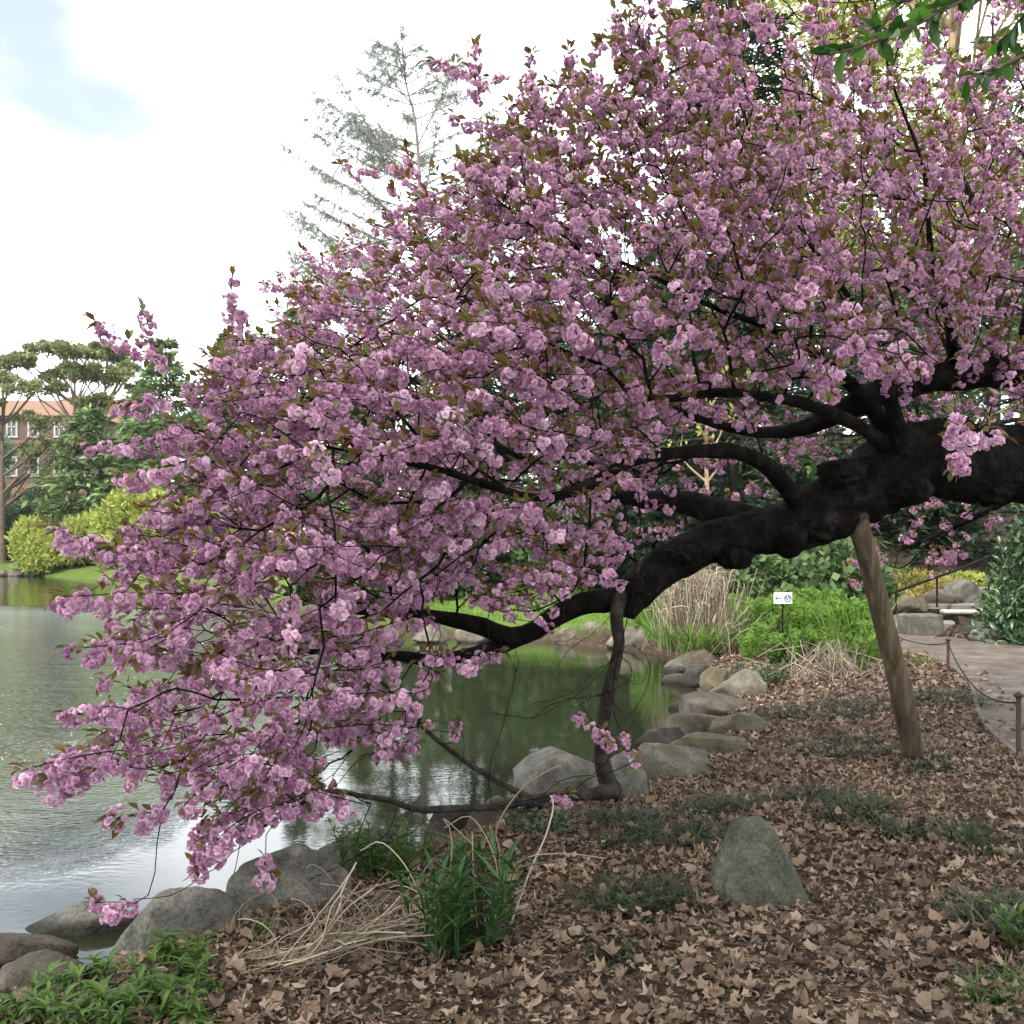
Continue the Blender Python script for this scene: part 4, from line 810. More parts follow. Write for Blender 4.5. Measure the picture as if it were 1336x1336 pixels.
for i, (px, py) in enumerate(fp):
    q = GG(px, py); s_ = rng.uniform(1.0, 1.4)*(.72 if py > 858 else 1)*(1.1 if py < 835 else 1)
    if i < 3: t = fm[i]; t.location = [float(v) for v in q]; t.scale = (s_,)*3
    else: copy_tree(fm[i % 3], q, rng.uniform(0, 6.3), s_)
leafy_clump('leafy_plant', 'darker green herb growing in front of the fern bed', 1030, 868, 30, .28, .36, M['weed'], (.06, .10), LEAF)
leafy_clump('leafy_plant', 'low green herb patch behind the fern bed, right of the sign', 1078, 822, 40, .7, .35, M['weed'], (.08, .14), LEAF)
leafy_clump('leafy_plant', 'green herbs growing over the slope edge behind the stone block', 1222, 806, 40, .6, .22, M['weed'], (.08, .14), LEAF)
leafy_clump('leafy_plant', 'green herbs between the boulders left of the leaning post', 1120, 776, 50, .8, .5, M['weed'], (.08, .14), LEAF)
q = GG(1085, 884); t = thing('dry_stalk_clump', 'small pale tangle of dry stems in front of the ferns', 'plant', q); acc = Acc()
for i in range(110):
    b = q+np.array([rng.normal()*.22, rng.normal()*.15, 0]); tp = b+np.array([rng.normal()*.25-.05, rng.normal()*.2, rng.uniform(.1, .5)]); e = tp+np.array([rng.normal()*.22, rng.normal()*.15, -rng.uniform(.05, .45)]); e[2] = max(e[2], q[2]+.01)
    tube(acc, [b, tp, e], .0048, 3, cap=False, tint=rng.random())
tag(obj('stalks', acc, M['dry'], t), kind='stuff')
for px, py, lab in [(948, 838, 'upright green blade clump right of the dry ornamental grass'), (975, 812, 'tall green blade clump behind the fern bed left of the sign'), (1050, 812, 'tall green blade clump behind the fern bed right of the sign'), (1112, 850, 'green blade clump at the right end of the fern bed'), (868, 842, 'green blade clump left of the dry ornamental grass')]:
    q = GG(px, py); t = thing('blade_clump', lab, 'plant', q, 'green blade clumps in the fern bed'); acc = Acc(); arch_blades(acc, 260, .42, (.45, 1.0), leaf_tpl(.035, .18, .004, (.7, 1, .9, .6, .02)), .22, 0, None, q); obj('blades', acc, M['fern'], t)
# sign
M['white'] = surf('white_enamel', [(.78, .78, .76), (.82, .82, .80)], 2, 2, .5, 0); M['navy'] = surf('navy_print', [(.02, .03, .07), (.03, .04, .09)], 2, 2, .6, 0); M['iron'] = surf('dark_iron', [(.006, .006, .0065), (.014, .013, .0125)], 20, 4, .9, .2, spec=.1); M['rust'] = surf('rusty_iron', [(.03, .018, .013), (.07, .04, .028)], 20, 4, .8, .3)
d = 15.0; c = P(1021.5, 780.5, d); q = np.array([c[0], d+.02, gz(c[0], d)]); t = thing('direction_sign', 'small white sign with left arrow and wheelchair symbol among ferns', 'sign', q)
acc = Acc(); box(acc, c, (.27, .012, .165), bev=.004); obj('panel', acc, M['white'], t, smooth=False)
acc = Acc(); box(acc, (c[0]-.065, d-.008, c[2]), (.085, .004, .010)); 
for sg in (-1, 1):
    a0 = np.array([c[0]-.110, d-.008, c[2]]); a1 = a0+np.array([.035, 0, sg*.035]); tube(acc, [a0, a1], .0055, 4)
obj('arrow', acc, M['navy'], t, smooth=False)
def ring(acc, cc, ro, ri, y, a0=0, a1=2*math.pi, n=40):
    th = np.linspace(a0, a1, n); V = []
    for yy in (y-.0025, y+.0025):
        for rr in (ro, ri): V.append(np.stack([cc[0]+rr*np.cos(th), np.full(n, yy), cc[2]+rr*np.sin(th)], -1))
    V = np.vstack(V); i = np.arange(n-1)
    for A, B in ((0, 1), (3, 2), (2, 0), (1, 3)): acc.add(V, np.stack([A*n+i, A*n+i+1, B*n+i+1, B*n+i], -1))
cc = c+np.array([.068, 0, 0]); acc = Acc(); ring(acc, cc, .058, .0001, d-.0085); sy = obj('disc', acc, M['navy'], t, smooth=False)
acc = Acc(); ring(acc, cc, .047, .0425, d-.0125); ring(acc, cc+[-.004, 0, -.012], .024, .0165, d-.0125, R(125), R(395))
for a, b in (((-.003, .018), (-.001, -.004)), ((-.001, -.004), (.016, -.004)), ((.016, -.004), (.024, -.026)), ((-.002, .009), (.014, .009))): tube(acc, [cc+[a[0], -.0125, a[1]], cc+[b[0], -.0125, b[1]]], .0038, 5)
ring(acc, cc+[-.003, 0, .027], .007, .0001, d-.0125, n=16); obj('wheelchair_symbol', acc, M['white'], t, smooth=False)
acc = Acc(); tube(acc, [[c[0], d+.02, q[2]-.1], [c[0], d+.02, c[2]+.05]], .012, 8); obj('stake', acc, M['iron'], t)

# ------------------------------------------------------------------ path side: posts, rope, bench, block, steps, rail
posts = [G(1329, 990, 0), G(1237, 878, 0)]; tops = []
for i, q in enumerate(posts):
    q[2] = gz(q[0], q[1]); h = .50 if i == 0 else .44; t = thing('rope_post', ['short rusty iron rope post at the right edge beside the path', 'short rusty iron rope post beside the path right of the leaning post'][i], 'post', q, 'low rope posts along the path')
    acc = Acc(); tube(acc, [q-[0, 0, .1], q+[0, 0, h*.95]], .019, 10); obj('shaft', acc, M['rust'], t)
    acc = Acc(); tube(acc, [q+[0, 0, h*.93], q+[0, 0, h*.95], q+[0, 0, h*.98], q+[0, 0, h]], [.022, .036, .036, .022], 12); obj('cap', acc, M['rust'], t); tops.append(q+[0, 0, h*.86])
t3 = P(1200, 848, 15.2); t3[2] = .42; q0 = np.array([5.3, 15.2, 0])
for a, b, lab, sag in ((tops[0], tops[1], 'thin dark rope hanging between the two rusty posts', .22), (tops[1], np.array([5.6, 15.6, .40]), 'thin dark rope running from the far rusty post towards the ferns', .10)):
    s = np.linspace(0, 1, 24)[:, None]; pts = a+(b-a)*s-np.array([0, 0, 1])*sag*4*s*(1-s); acc = Acc(); tube(acc, pts, .007, 5); tag(obj('rope', acc, M['iron'], origin=a), lab, 'rope', 'ropes along the path')
q = np.array([5.6, 15.6, gz(5.6, 15.6)]); t = thing('rope_post', 'short rusty iron rope post hidden in green grass behind the leaning post', 'post', q, 'low rope posts along the path'); acc = Acc(); tube(acc, [q-[0, 0, .1], q+[0, 0, .45]], .019, 10); obj('shaft', acc, M['rust'], t)
M['concrete'] = surf('pale_concrete', [(.28, .265, .24), (.40, .38, .35)], 5, 8, .9, .3); M['flag'] = surf('flagstone', [(.10, .092, .08), (.175, .16, .14)], 3, 8, .9, .4)
d = 18.9; bx = P(1268, 0, d)[0]; q = np.array([bx, d, .01]); t = thing('stone_bench', 'pale stone bench with curved pedestal legs beside the path', 'bench', q)
acc = Acc(); box(acc, q+[0, 0, .41], (1.05, .36, .07), rz=R(-7), bev=.02); obj('seat', acc, M['concrete'], t, smooth=False)
for sx in (-.13, .42):
    acc = Acc(); prof = [(0, .19), (.05, .19), (.08, .15), (.18, .115), (.28, .14), (.34, .175), (.375, .18)]
    V = []; 
    for z, hw in prof: V += [[-hw*1.05, -.12, z], [hw*1.05, -.12, z], [hw*1.05, .12, z], [-hw*1.05, .12, z]]
    V = np.array(V)+q+[sx, sx*-.12, 0]; i = np.arange(len(prof)-1)[:, None]*4; j = np.arange(4)[None]; acc.add(V, np.stack([i+j, i+(j+1) % 4, i+4+(j+1) % 4, i+4+j], -1).reshape(-1, 4)); obj('pedestal', acc, RM['brown'], t, smooth=False)
acc = Acc(); V, Fc = rock_mesh(77, .95, .55, .42, 9, .06, .7, ICO4); q = np.array([*P(1212, 832, 18.6)[:2], 0.]); V[:, 2] = np.minimum(V[:, 2], .40); 
box(acc, q+[-.08, .2, .19], (.66, .5, .40), R(4), bev=.03); tag(obj('stone_block', acc, RM['grey'], origin=q, smooth=False), 'squared grey stone block left of the bench at the path end', 'block')
for i, (px, d, z, wd, dp, lab) in enumerate([(1195, 20.6, .06, 1.5, .9, 'lowest broad flagstone step behind the stone block'), (1232, 22.2, .34, 1.3, .8, 'middle flagstone step rising behind the handrail'), (1272, 23.6, .62, 1.3, .8, 'upper flagstone step half behind the glossy bush'), (1145, 20.2, .02, 1.2, .9, 'flat flagstone at the path end left of the handrail')]):
    q = np.array([P(px, 0, d)[0], d, z]); acc = Acc(); box(acc, q, (wd, dp, .14), R(-14), bev=.025); tag(obj('stone_step', acc, M['flag'], origin=q, smooth=False), lab, 'step', 'flagstone steps up the slope')
d = 20.4; t = thing('handrail', 'black iron handrail sloping up beside the stone steps', 'handrail', P(1168, 800, d))
acc = Acc(); s = spline([P(1163, 782, d), P(1161, 776, d), P(1166, 773, d), P(1225, 752, 21.2), P(1252, 742, 21.6), P(1300, 722, 22.3)], .08); tube(acc, s, .028, 8); obj('rail', acc, M['iron'], t)
for (a, b) in ((P(1169, 802, d), P(1169, 773, d)), (P(1222.5, 792, 21.2), P(1222.5, 753, 21.2)), (P(1290, 770, 22.2), P(1290, 726, 22.2))):
    acc = Acc(); tube(acc, [a, b], .022, 8); obj('baluster', acc, M['iron'], t)

# ------------------------------------------------------------------ shrubs and trees
def dome_bush(name, lab, c, rx, ry, h, n, ll, mat, tpl=LEAF, cat='bush', lumps=14, out=.8, z0=0., stems=5, group=None, upb=.3, smat=None):
    t = thing(name, lab, cat, c, group); c = np.asarray(c, float); acc = Acc()
    lc = rdir(lumps); lc[:, 2] = np.abs(lc[:, 2]); lr = rng.uniform(.28, .5, lumps)
    k = rng.integers(0, lumps, n); u_ = rdir(n); p = lc[k]*.72+u_*(lr[k]*rng.uniform(.55, 1.0, n)**.5)[:, None]; p[:, 2] = np.abs(p[:, 2]-.02)
    p = p*np.array([rx, ry, h])/1.05; d = nrm(u_*out+rng.normal(size=(n, 3))*.6+np.array([0, 0, upb])); 
    inst(acc, *tpl, basis(d, nrm(u_+rng.normal(size=(n, 3))*.5+np.array([0, 0, .6]))), p+c+[0, 0, z0], rng.uniform(*ll, n), np.clip(rng.normal(.5, .22, n)+np.repeat(0, n), 0, 1)); obj('foliage', acc, mat, t)
    sa = Acc()
    for i in range(stems):
        a = lc[i % lumps]*np.array([rx, ry, h])*.7; tube(sa, spline([c, c+a*[.25, .25, .5], c+a], .4), [.03*h/2]*1 if False else .018*max(1, h/2), 5)
    obj('stems', sa, smat or M['trunk_dark'], t); return t
G5 = lambda px, d: np.array([P(px, 0, d)[0], d, gz(P(px, 0, d)[0], d)])
dome_bush('evergreen_bush', 'large glossy dark green rhododendron bush at the right edge by the path', G5(1385, 17.3), 1.34, 1.3, 2.85, 7600, (.12, .20), M['rhodo'], leaf_tpl(.34, .45, .06), lumps=34, stems=9, z0=-.03)
dome_bush('golden_shrub', 'yellow leaved shrub on the slope behind the handrail', G5(1205, 24.5), 1.3, .9, .9, 1500, (.07, .14), M['yellow'], LEAF)
dome_bush('slope_shrub', 'low yellow green shrub to the right of the golden shrubs on the slope', G5(1245, 25), 1.2, .8, .8, 1500, (.07, .14), M['lime'], LEAF)
dome_bush('slope_shrub', 'low green shrub on the slope just above the handrail', G5(1150, 25.5), 1.3, .8, 1.0, 1500, (.08, .15), M['weed'], LEAF)
dome_bush('golden_shrub', 'smaller yellow shrub seen just right of the leaning post', G5(1172, 23.5), .7, .6, .75, 800, (.07, .14), M['yellow'], LEAF)
for px, d, rx, h, lab in [(1000, 21.5, 1.6, 1.6, 'low dark needle shrub behind the sign'), (1078, 22.5, 1.5, 1.9, 'dark needle shrub behind the leaning post, left side'), (940, 24.5, 1.8, 1.5, 'dark needle shrub behind the dry ornamental grass')]:
    dome_bush('yew_shrub', lab, G5(px, d), rx, 1.2, h, 5200, (.10, .22), M['hemlock'], DIA, lumps=26, out=.8, group='needle shrubs on the slope')

def conifer(name, lab, c, h, r, whorls=16, per=6, f0=.08, droop=.25, card=(.25, .5), cpl=26, mat=None, tmat=None, tr=None, group='conifers beyond the pond', tip=.9, rise=.0, aspect=.22, cat='tree'):
    t = thing(name, lab, cat, c, group); c = np.asarray(c, float); sa = Acc(); acc = Acc(); tr = tr or h*.016
    s = spline([c-[0, 0, .3], c+[rng.normal()*.01*h, 0, h*.5], c+[0, 0, h]], h/12); tube(sa, s, np.linspace(tr, tr*.12, len(s)), 9, rough=.06)
    P_, D_, S_, U_ = [], [], [], []
    for i in range(whorls):
        f = f0+(1-f0)*((i+rng.random()*.7)/whorls); Lb = r*((1-f)/(1-f0))**tip*rng.uniform(.75, 1.12)+.05*r
        for j in range(per):
            a = rng.uniform(0, 6.28); b = c+[0, 0, h*f]; hd = np.array([math.cos(a), math.sin(a), 0]); Lj = Lb*rng.uniform(.65, 1.1)
            tt = np.linspace(0, 1, 6)[:, None]; q = b+hd*Lj*tt+np.array([0, 0, 1.])*Lj*(rise*tt-droop*tt**1.5+.12*tt**3); tube(sa, q, np.linspace(tr*.22*(1-f)+.012, .006, 6), 4, cap=False)
            n = max(5, int(cpl*(.3+Lj/r))); u_ = rng.uniform(.12, 1.02, n); bp_ = np.stack([np.interp(u_, tt[:, 0], q[:, k]) for k in range(3)], -1); sd2 = np.cross(hd, [0, 0, 1]); lat = rng.normal(0, .20, n)*Lj*(1.15-u_)
            P_.append(bp_+sd2*lat[:, None]+np.stack([0*lat, 0*lat, -np.abs(lat)*.25+rng.normal(0, .03*Lj+.03, n)], -1)); D_.append(nrm(hd*.8+sd2*np.sign(lat)[:, None]*.6+rng.normal(size=(n, 3))*.35+[0, 0, -.15])); S_.append(rng.uniform(*card, n)); U_.append(nrm(np.tile([0, 0, 1.], (n, 1))+rng.normal(size=(n, 3))*.45))
    scatter_cards(acc, np.concatenate(P_), np.concatenate(D_), np.concatenate(S_), DIA, np.concatenate(U_), None, aspect); obj('crown', acc, mat, t); obj('trunk', sa, tmat or M['trunk_grey'], t); return t
def blob_tree(name, lab, c, h, pads, mat, tmat, tr, ll=(.2, .4), dens=220, lean=0, bare=.4, group='trees beyond the pond', cat='tree', tpl=DIA, upb=.5, wig=.05):
    "trunk, limbs and foliage pads; pads = (dx, dy, z fraction, rx, rz)"
    t = thing(name, lab, cat, c, group); c = np.asarray(c, float); ta = Acc(); sa = Acc(); acc = Acc()
    s = spline([c-[0, 0, .3], c+[rng.normal()*wig*h*.4, 0, h*.35], c+[lean*.6+rng.normal()*wig*h*.4, 0, h*.7], c+[lean, 0, h*.97]], h/14); tube(sa, s, np.linspace(tr, tr*.15, len(s)), 10, rough=.08)
    if mat is M['pine']:
        pads = [(dx+rng.normal()*rx*.55, dy+rng.normal()*rx*.5, zf+rng.normal()*rz*.35/h, rx*rng.uniform(.35, .75), rz*rng.uniform(.45, .9)) for dx, dy, zf, rx, rz in pads for _ in range(4)]
    for dx, dy, zf, rx, rz in pads:
        pc = c+np.array([dx, dy, zf*h]); zi = min(.95, max(bare, zf-.04-.35*math.hypot(dx, dy)/h)); b = s[int(zi*(len(s)-1))]; q = spline([b[:3], b*.5+pc*.5+[0, 0, -.02*h], pc+[0, 0, -rz*.4]], h/18); tube(sa, q, np.linspace(tr*.38, tr*.07, len(q)), 6, cap=False)
        for _ in range(4):
            e = pc+rdir(1)[0]*[rx*.7, rx*.7, rz*.5]; tube(sa, [q[-2], (q[-1]+e)/2, e], [tr*.09, tr*.06, tr*.03], 4, cap=False)
        sub = max(4, int(7*rx/1.5)); sc_ = rdir(sub)*rng.uniform(.3, .85, sub)[:, None]; n = int(dens*rx*rx); k = rng.integers(0, sub, n); u_ = rdir(n); rr = rng.uniform(.25, .5, sub)
        p = sc_[k]+u_*(rr[k]*rng.random(n)**.4)[:, None]; p = p*[rx, rx, rz]+pc
        scatter_cards(acc, p, nrm(u_+rng.normal(size=(n, 3))*.5+[0, 0, upb]), rng.uniform(*ll, n), tpl, nrm(rng.normal(size=(n, 3))+[0, 0, .8]), np.clip(rng.normal(.5, .25, n), 0, 1))
    obj('crown', acc, mat, t); obj('trunk', sa, tmat, t); return t
def rpads(n, r, zlo, zhi, rx, rz, shape=1.0):
    o = []
    for i in range(n):
        f = (i+rng.random())/n; a = i*2.4+rng.normal()*.4; rr = r*math.sqrt(rng.random())*(1-shape*.6*abs(f-.4)); o.append((rr*math.cos(a), rr*math.sin(a), zlo+(zhi-zlo)*f, rng.uniform(*rx), rng.uniform(*rz)))
    return o
def H(py, d): return EYE-(py-715)/F_*d    # height seen at a pixel row
# far left: pines, conifers, shrubs
def tree_h(px, d, py): c = G5(px, d); return c, H(py, d)-c[2]
M['pinetrunk'] = surf('pine_trunk', [(.14, .10, .075), (.25, .19, .15)], 2, 4, .9, .3)
c, h = tree_h(96, 86, 440); blob_tree('pine_tree', 'flat topped pine with a straight bare trunk before the brick building', c, h, [(-3.2, 0, .86, 2.2, .8), (-1.4, 1, .95, 1.9, .8), (.6, -.5, .93, 2.0, .9), (1.8, 1, .84, 1.7, .7), (-2.2, -1, .76, 1.5, .5), (1.6, 0, .72, 1.4, .5), (0, 0, .85, 1.9, .7), (-3.6, 0, .64, 1.0, .25), (2.0, .5, .60, 1.0, .3)], M['pine'], M['pinetrunk'], .30, (.25, .5), 420, wig=.008, bare=.5)
c, h = tree_h(133, 90, 441); blob_tree('pine_tree', 'flat topped pine with a forked leaning trunk, right of the straight one', c, h, [(-1.5, 0, .94, 1.9, .8), (.8, 0, .93, 2.0, .9), (2.6, 0, .86, 1.8, .7), (-2.4, 0, .84, 1.4, .6), (.6, 1, .82, 1.9, .6), (3.2, .5, .78, 1.2, .4), (-1.8, 0, .70, 1.2, .4)], M['pine'], M['pinetrunk'], .28, (.25, .5), 420, .6, wig=.03, bare=.5)
c, h = tree_h(4, 78, 478); blob_tree('pine_tree', 'straggly pine with drooping thin boughs at the left picture edge', c, h, [(1.6, 0, .86, 1.6, .6), (-.8, 0, .93, 1.6, .6), (2.6, 0, .72, 1.7, .5), (3.8, 0, .62, 1.1, .35), (-2, 0, .76, 1.6, .5), (2.0, 1, .58, 1.3, .4), (3.2, 0, .52, 1.0, .3), (0, -1, .8, 1.5, .5)], M['pine'], M['trunk_grey'], .28, (.22, .45), 260, wig=.02)
for px, d, top, rpx, mt, lab, kw in [(116, 78, 528, 98, 'conifer', 'dark spreading conifer with tiered boughs below the pines', {}), (215, 76, 440, 112, 'conifer', 'tall green conifer behind the leftmost blossom', {}), (175, 82, 520, 60, 'conifer', 'green conifer between the spreading one and the tall one', {}), (300, 72, 435, 80, 'hemlock', 'green conifer mostly hidden behind the left blossom', {}), (388, 70, 402, 75, 'hemlock', 'light green conifer whose top shows above the pink crown', {}), (470, 66, 470, 80, 'conifer', 'conifer hidden behind the centre of the pink crown', {})]:
    c, h = tree_h(px, d, top); conifer('conifer_tree', lab, c, h, rpx/F_*d, 22, 9, .03, .16, (.45, .95), 46, M[mt], group='conifers beyond the pond', aspect=.36, tip=.75)
for px, d, top, wp, mt, lab, n_ in [(60, 74, 668, 55, 'lime', 'yellow green shrub at the water near the left picture edge', 2600), (120, 73, 664, 60, 'lime', 'yellow green shrub in the middle of the far bank row', 3000), (185, 70, 640, 75, 'lime', 'largest yellow green shrub overhanging the far water', 4200), (258, 66, 655, 70, 'lime', 'yellow green shrub behind the lower left blossom', 3600), (330, 60, 690, 70, 'lime', 'yellow green shrub hidden behind the lower pink branches', 3000), (10, 80, 640, 50, 'bluegreen', 'blue green shrub at the left picture edge', 2600), (50, 84, 640, 60, 'bluegreen', 'blue green shrub behind the yellow green ones', 2600)]:
    c, h = tree_h(px, d, top); dome_bush('waterside_shrub', lab, c, wp/F_*d, wp/F_*d*.8, h, int(n_*4.2), (.2, .55), M[mt], DIAN, lumps=12, out=.45, upb=.35, group='shrubs on the far bank')
c, h = tree_h(72, 79, 612); blob_tree('young_tree', 'thin pale green young tree at the foot of the brick building', c, h, rpads(9, 1.6, .3, .97, (.7, 1.1), (.8, 1.3)), M['lime'], M['trunk_tan'], .1, (.2, .4), 70)
c, h = tree_h(26, 80, 585); blob_tree('young_tree', 'sparse pale young tree at the left edge in front of the brick building', c, h, rpads(12, 2.0, .3, .97, (.6, 1.0), (.7, 1.2)), M['bluegreen'], M['trunk_tan'], .1, (.15, .32), 60)
# building
M['brick'] = surf('brown_brick', [(.075, .05, .04), (.12, .085, .068)], 1.2, 8, .9, .2, 12); M['brick_orange'] = surf('orange_brick', [(.15, .08, .052), (.20, .115, .075)], 1.2, 8, .9, .2, 12); M['roof'] = surf('clay_roof', [(.15, .082, .05), (.20, .115, .07)], .8, 8, .9, .3, 10); M['glass'] = surf('dark_glass', [(.03, .035, .04), (.06, .07, .08)], 2, 2, .1, 0, spec=.6)
d = 118; xa, xb = P(-260, 0, d)[0], P(118, 0, d)[0]; ztop = H(543, d); zb_ = gz(-52, d)-.2; q = np.array([(xa+xb)/2, d, zb_]); W_ = xb-xa
t = thing('brick_building', 'brown brick building with orange bands and white windows across the pond', 'building', q)
acc = Acc(); box(acc, (q[0], d+7, (ztop+zb_)/2), (W_, 14, ztop-zb_)); obj('wall', acc, M['brick'], t, smooth=False)
for py in (583, 640, 700):
    acc = Acc(); box(acc, (q[0], d+6.97, H(py, d)), (W_+.1, 14.1, 1.5)); obj('band', acc, M['brick_orange'], t, smooth=False)
acc = Acc(); e = .7; V = np.array([[xa-e, d-e, ztop], [xb+e, d-e, ztop], [xb+e, d+14+e, ztop], [xa-e, d+14+e, ztop], [xa+4, d+7, ztop+2.8], [xb-4, d+7, ztop+2.8]]); acc.add(V, np.array([[0, 1, 5, 4], [2, 3, 4, 5], [0, 3, 2, 1]])); acc.add(V, np.array([[1, 2, 5], [3, 0, 4]])); obj('roof', acc, M['roof'], t, smooth=False)
for px in (-200, -150, -100, -50, -14, 16, 44, 78, 104):
    for py in (558, 609, 668):
        z = H(py, d); x = P(px, 0, d)[0]; acc = Acc(); ww, wh = 1.1, 2.1
        for (dx, dz, sx, sz) in ((0, wh/2, ww+.3, .22), (0, -wh/2, ww+.3, .22), (-ww/2, 0, .22, wh-.22), (ww/2, 0, .22, wh-.22), (0, 0, .12, wh-.22), (0, .1, ww-.3, .12)): box(acc, (x+dx, d-.06-(.02 if sx < .2 or sz < .2 else 0), z+dz), (sx, .16, sz))
        wi = obj('window', acc, M['concrete'], t, smooth=False); acc = Acc(); box(acc, (x, d-.005, z), (ww, .05, wh)); obj('pane', acc, M['glass'], wi, smooth=False)
d = 150; c0 = P(112, 0, d)[0]; q = np.array([c0, d, gz(c0, d)]); t = thing('domed_hall', 'hall with rounded orange roof showing between the pine trunks', 'building', q); z0 = H(585, d); z1 = H(516, d); zb_ = q[2]-.2
acc = Acc(); box(acc, (c0, d+6, (z0+zb_)/2), (17, 12, z0-zb_)); obj('wall', acc, M['brick_orange'], t, smooth=False)
acc = Acc(); th = np.linspace(0, np.pi, 21); V = np.vstack([np.stack([c0+9*np.cos(th), np.full(21, yy), z0+(z1-z0)*np.sin(th)], -1) for yy in (d-.3, d+12.3)]); i = np.arange(20); acc.add(V, np.stack([i, i+1, i+22, i+21], -1)); acc.add(np.vstack([V[:21], [[c0, d-.3, z0]]]), np.stack([i+1, i, np.full(20, 21)], -1)); obj('roof', acc, M['roof'], t)
# feathery tree above the crown
c, h = tree_h(546, 40, 34); t = thing('larch_tree', 'tall feathery tree with sparse new leaves rising behind the pink crown', 'tree', c); ta = Acc(); sa = Acc(); acc = Acc()
s = spline([c-[0, 0, .3], c+[.2, 0, h*.4], P(545, 190, 40), P(530, 110, 40), P(522, 34, 40)], .5); tube(sa, s, np.linspace(.26, .012, len(s)), 9, rough=.06)
PP, DD, SS = [], [], []
for i in range(84):
    f = .30+.68*(i+rng.random())/84; b = s[int(f*(len(s)-1))]; a = rng.uniform(0, 6.28) if i % 2 else (math.pi if rng.random() < .68 else 0)+rng.normal()*.5; Lb = min(5.6, 13.0*(1-f)**.76)*rng.uniform(.75, 1.05)
    hd = np.array([math.cos(a), math.sin(a), 0]); q = spline([b, b+hd*Lb*.5+[0, 0, Lb*.22], b+hd*Lb+[0, 0, Lb*.50]], .3); tube(sa, q, np.linspace(.06*(1-f)+.018, .008, len(q)), 5, cap=False)
    for _ in range(int(14+15*Lb)):
        u_ = rng.uniform(.25, 1.); e0 = q[int(u_*(len(q)-1))]; dd_ = nrm(hd*.6+rng.normal(size=3)*.6+[0, 0, .12]); l2 = rng.uniform(.25, .8)*(1.25-u_*.5); e1 = e0+dd_*l2+np.array([0, 0, -.05]); tube(sa, [e0, e1], [.009, .005], 3, cap=False)
        k = 13; uu = rng.random(k)[:, None]; PP.append(e0+(e1-e0)*uu); DD.append(nrm(rng.normal(size=(k, 3))*.5+dd_*.4+[0, 0, -.6])); SS.append(rng.uniform(.08, .17, k))
scatter_cards(acc, np.concatenate(PP), np.concatenate(DD), np.concatenate(SS), DIA, None, None, .22); obj('crown', acc, M['cypress'], t); obj('trunk', sa, surf('pale_grey_trunk', [(.14, .12, .105), (.24, .205, .175)], 3, 5, .9, .4, 12), t)
# trees on the slope behind
for px, d, top, r, mt, lab, kw in [(636, 52, 245, 3.4, 'conifer', 'dark conifer whose tip shows through the upper left of the crown', {}), (745, 50, 290, 4.2, 'conifer', 'dark conifer behind the middle of the crown', {}), (850, 42, 300, 4.2, 'darkcon', 'dark conifer behind the curved limb', {}), (955, 27, -260, 3.9, 'darkcon', 'tallest dark conifer rising behind the top of the crown', dict(f0=.10, cpl=80, whorls=34)), (1085, 35, 120, 4.4, 'darkcon', 'dark conifer behind the leaning post', dict(whorls=20)), (1035, 25, 560, 2.6, 'hemlock', 'low soft hemlock with layered boughs behind the trunk fork', dict(f0=.02)), (920, 30, 430, 3.2, 'hemlock', 'soft green hemlock with layered boughs above the dry grass', dict(f0=.04)), (1225, 30, 575, 2.2, 'darkcon', 'low dark conifer behind the golden shrubs', dict(f0=.0)), (1295, 33, 20, 4.2, 'conifer', 'green conifer between the trunk and the right edge', dict(whorls=20)), (1160, 40, 60, 4.6, 'hemlock', 'soft conifer behind the upper right of the crown', dict(whorls=20)), (1360, 38, 60, 4.6, 'darkcon', 'dark conifer at the right edge behind the bush', dict(whorls=20)), (1190, 31, 470, 2.6, 'darkcon', 'smaller dark conifer above the handrail', {}), (560, 56, 480, 4.2, 'conifer', 'broad conifer hidden behind the lower crown', {})]:
    c, h = tree_h(px, d, top); conifer('conifer_tree', lab, c, h, r, **{**dict(whorls=17, per=7, f0=.05, droop=.22, card=(.22, .5), cpl=34, mat=M[mt], tmat=M['trunk_dark'], group='conifers on the slope', aspect=.28), **kw})
for px, d, h, rx, lab in [(470, 29, 2.6, 1.9, 'dark rounded shrub across the lawn, farthest left of the row'), (560, 28, 3.0, 2.0, 'dark rounded shrub across the lawn, seen below the long left limb'), (650, 28.5, 2.6, 1.9, 'dark rounded shrub across the lawn behind the limb bend'), (740, 27.5, 3.1, 2.0, 'dark rounded shrub across the lawn behind the curved limb'), (830, 27, 2.6, 1.8, 'dark rounded shrub across the lawn left of the dry grass')]:
    dome_bush('lawn_shrub', lab, G5(px, d), rx, 1.4, h, 5200, (.14, .28), M['darkcon'] if px % 20 else M['rhodo'], DIA, lumps=26, out=.8, group='dark shrubs behind the lawn')
for px, d, top, r in [(520, 36, 420, 3.0), (615, 33, 360, 3.0), (705, 34, 380, 3.0), (795, 33, 340, 3.0), (880, 36, 300, 3.2)]:
    c, h = tree_h(px, d, top); conifer('conifer_tree', 'dark narrow conifer in the row behind the lawn, '+{520: 'farthest left', 615: 'second from the left', 705: 'in the middle', 795: 'second from the right', 880: 'farthest right'}[px], c, h, r, 18, 8, .02, .2, (.25, .55), 40, M['darkcon'], M['trunk_dark'], group='conifers on the slope', aspect=.32)
c, h = tree_h(1238, 36, -330); blob_tree('spring_tree', 'tall tree with tan trunk and fresh yellow leaves at the upper right', c, h, rpads(34, 6.4, .30, .97, (1.4, 2.2), (.9, 1.5), .5), M['yellow'], M['trunk_tan'], .30, (.14, .28), 300, group='trees on the slope', wig=.02)
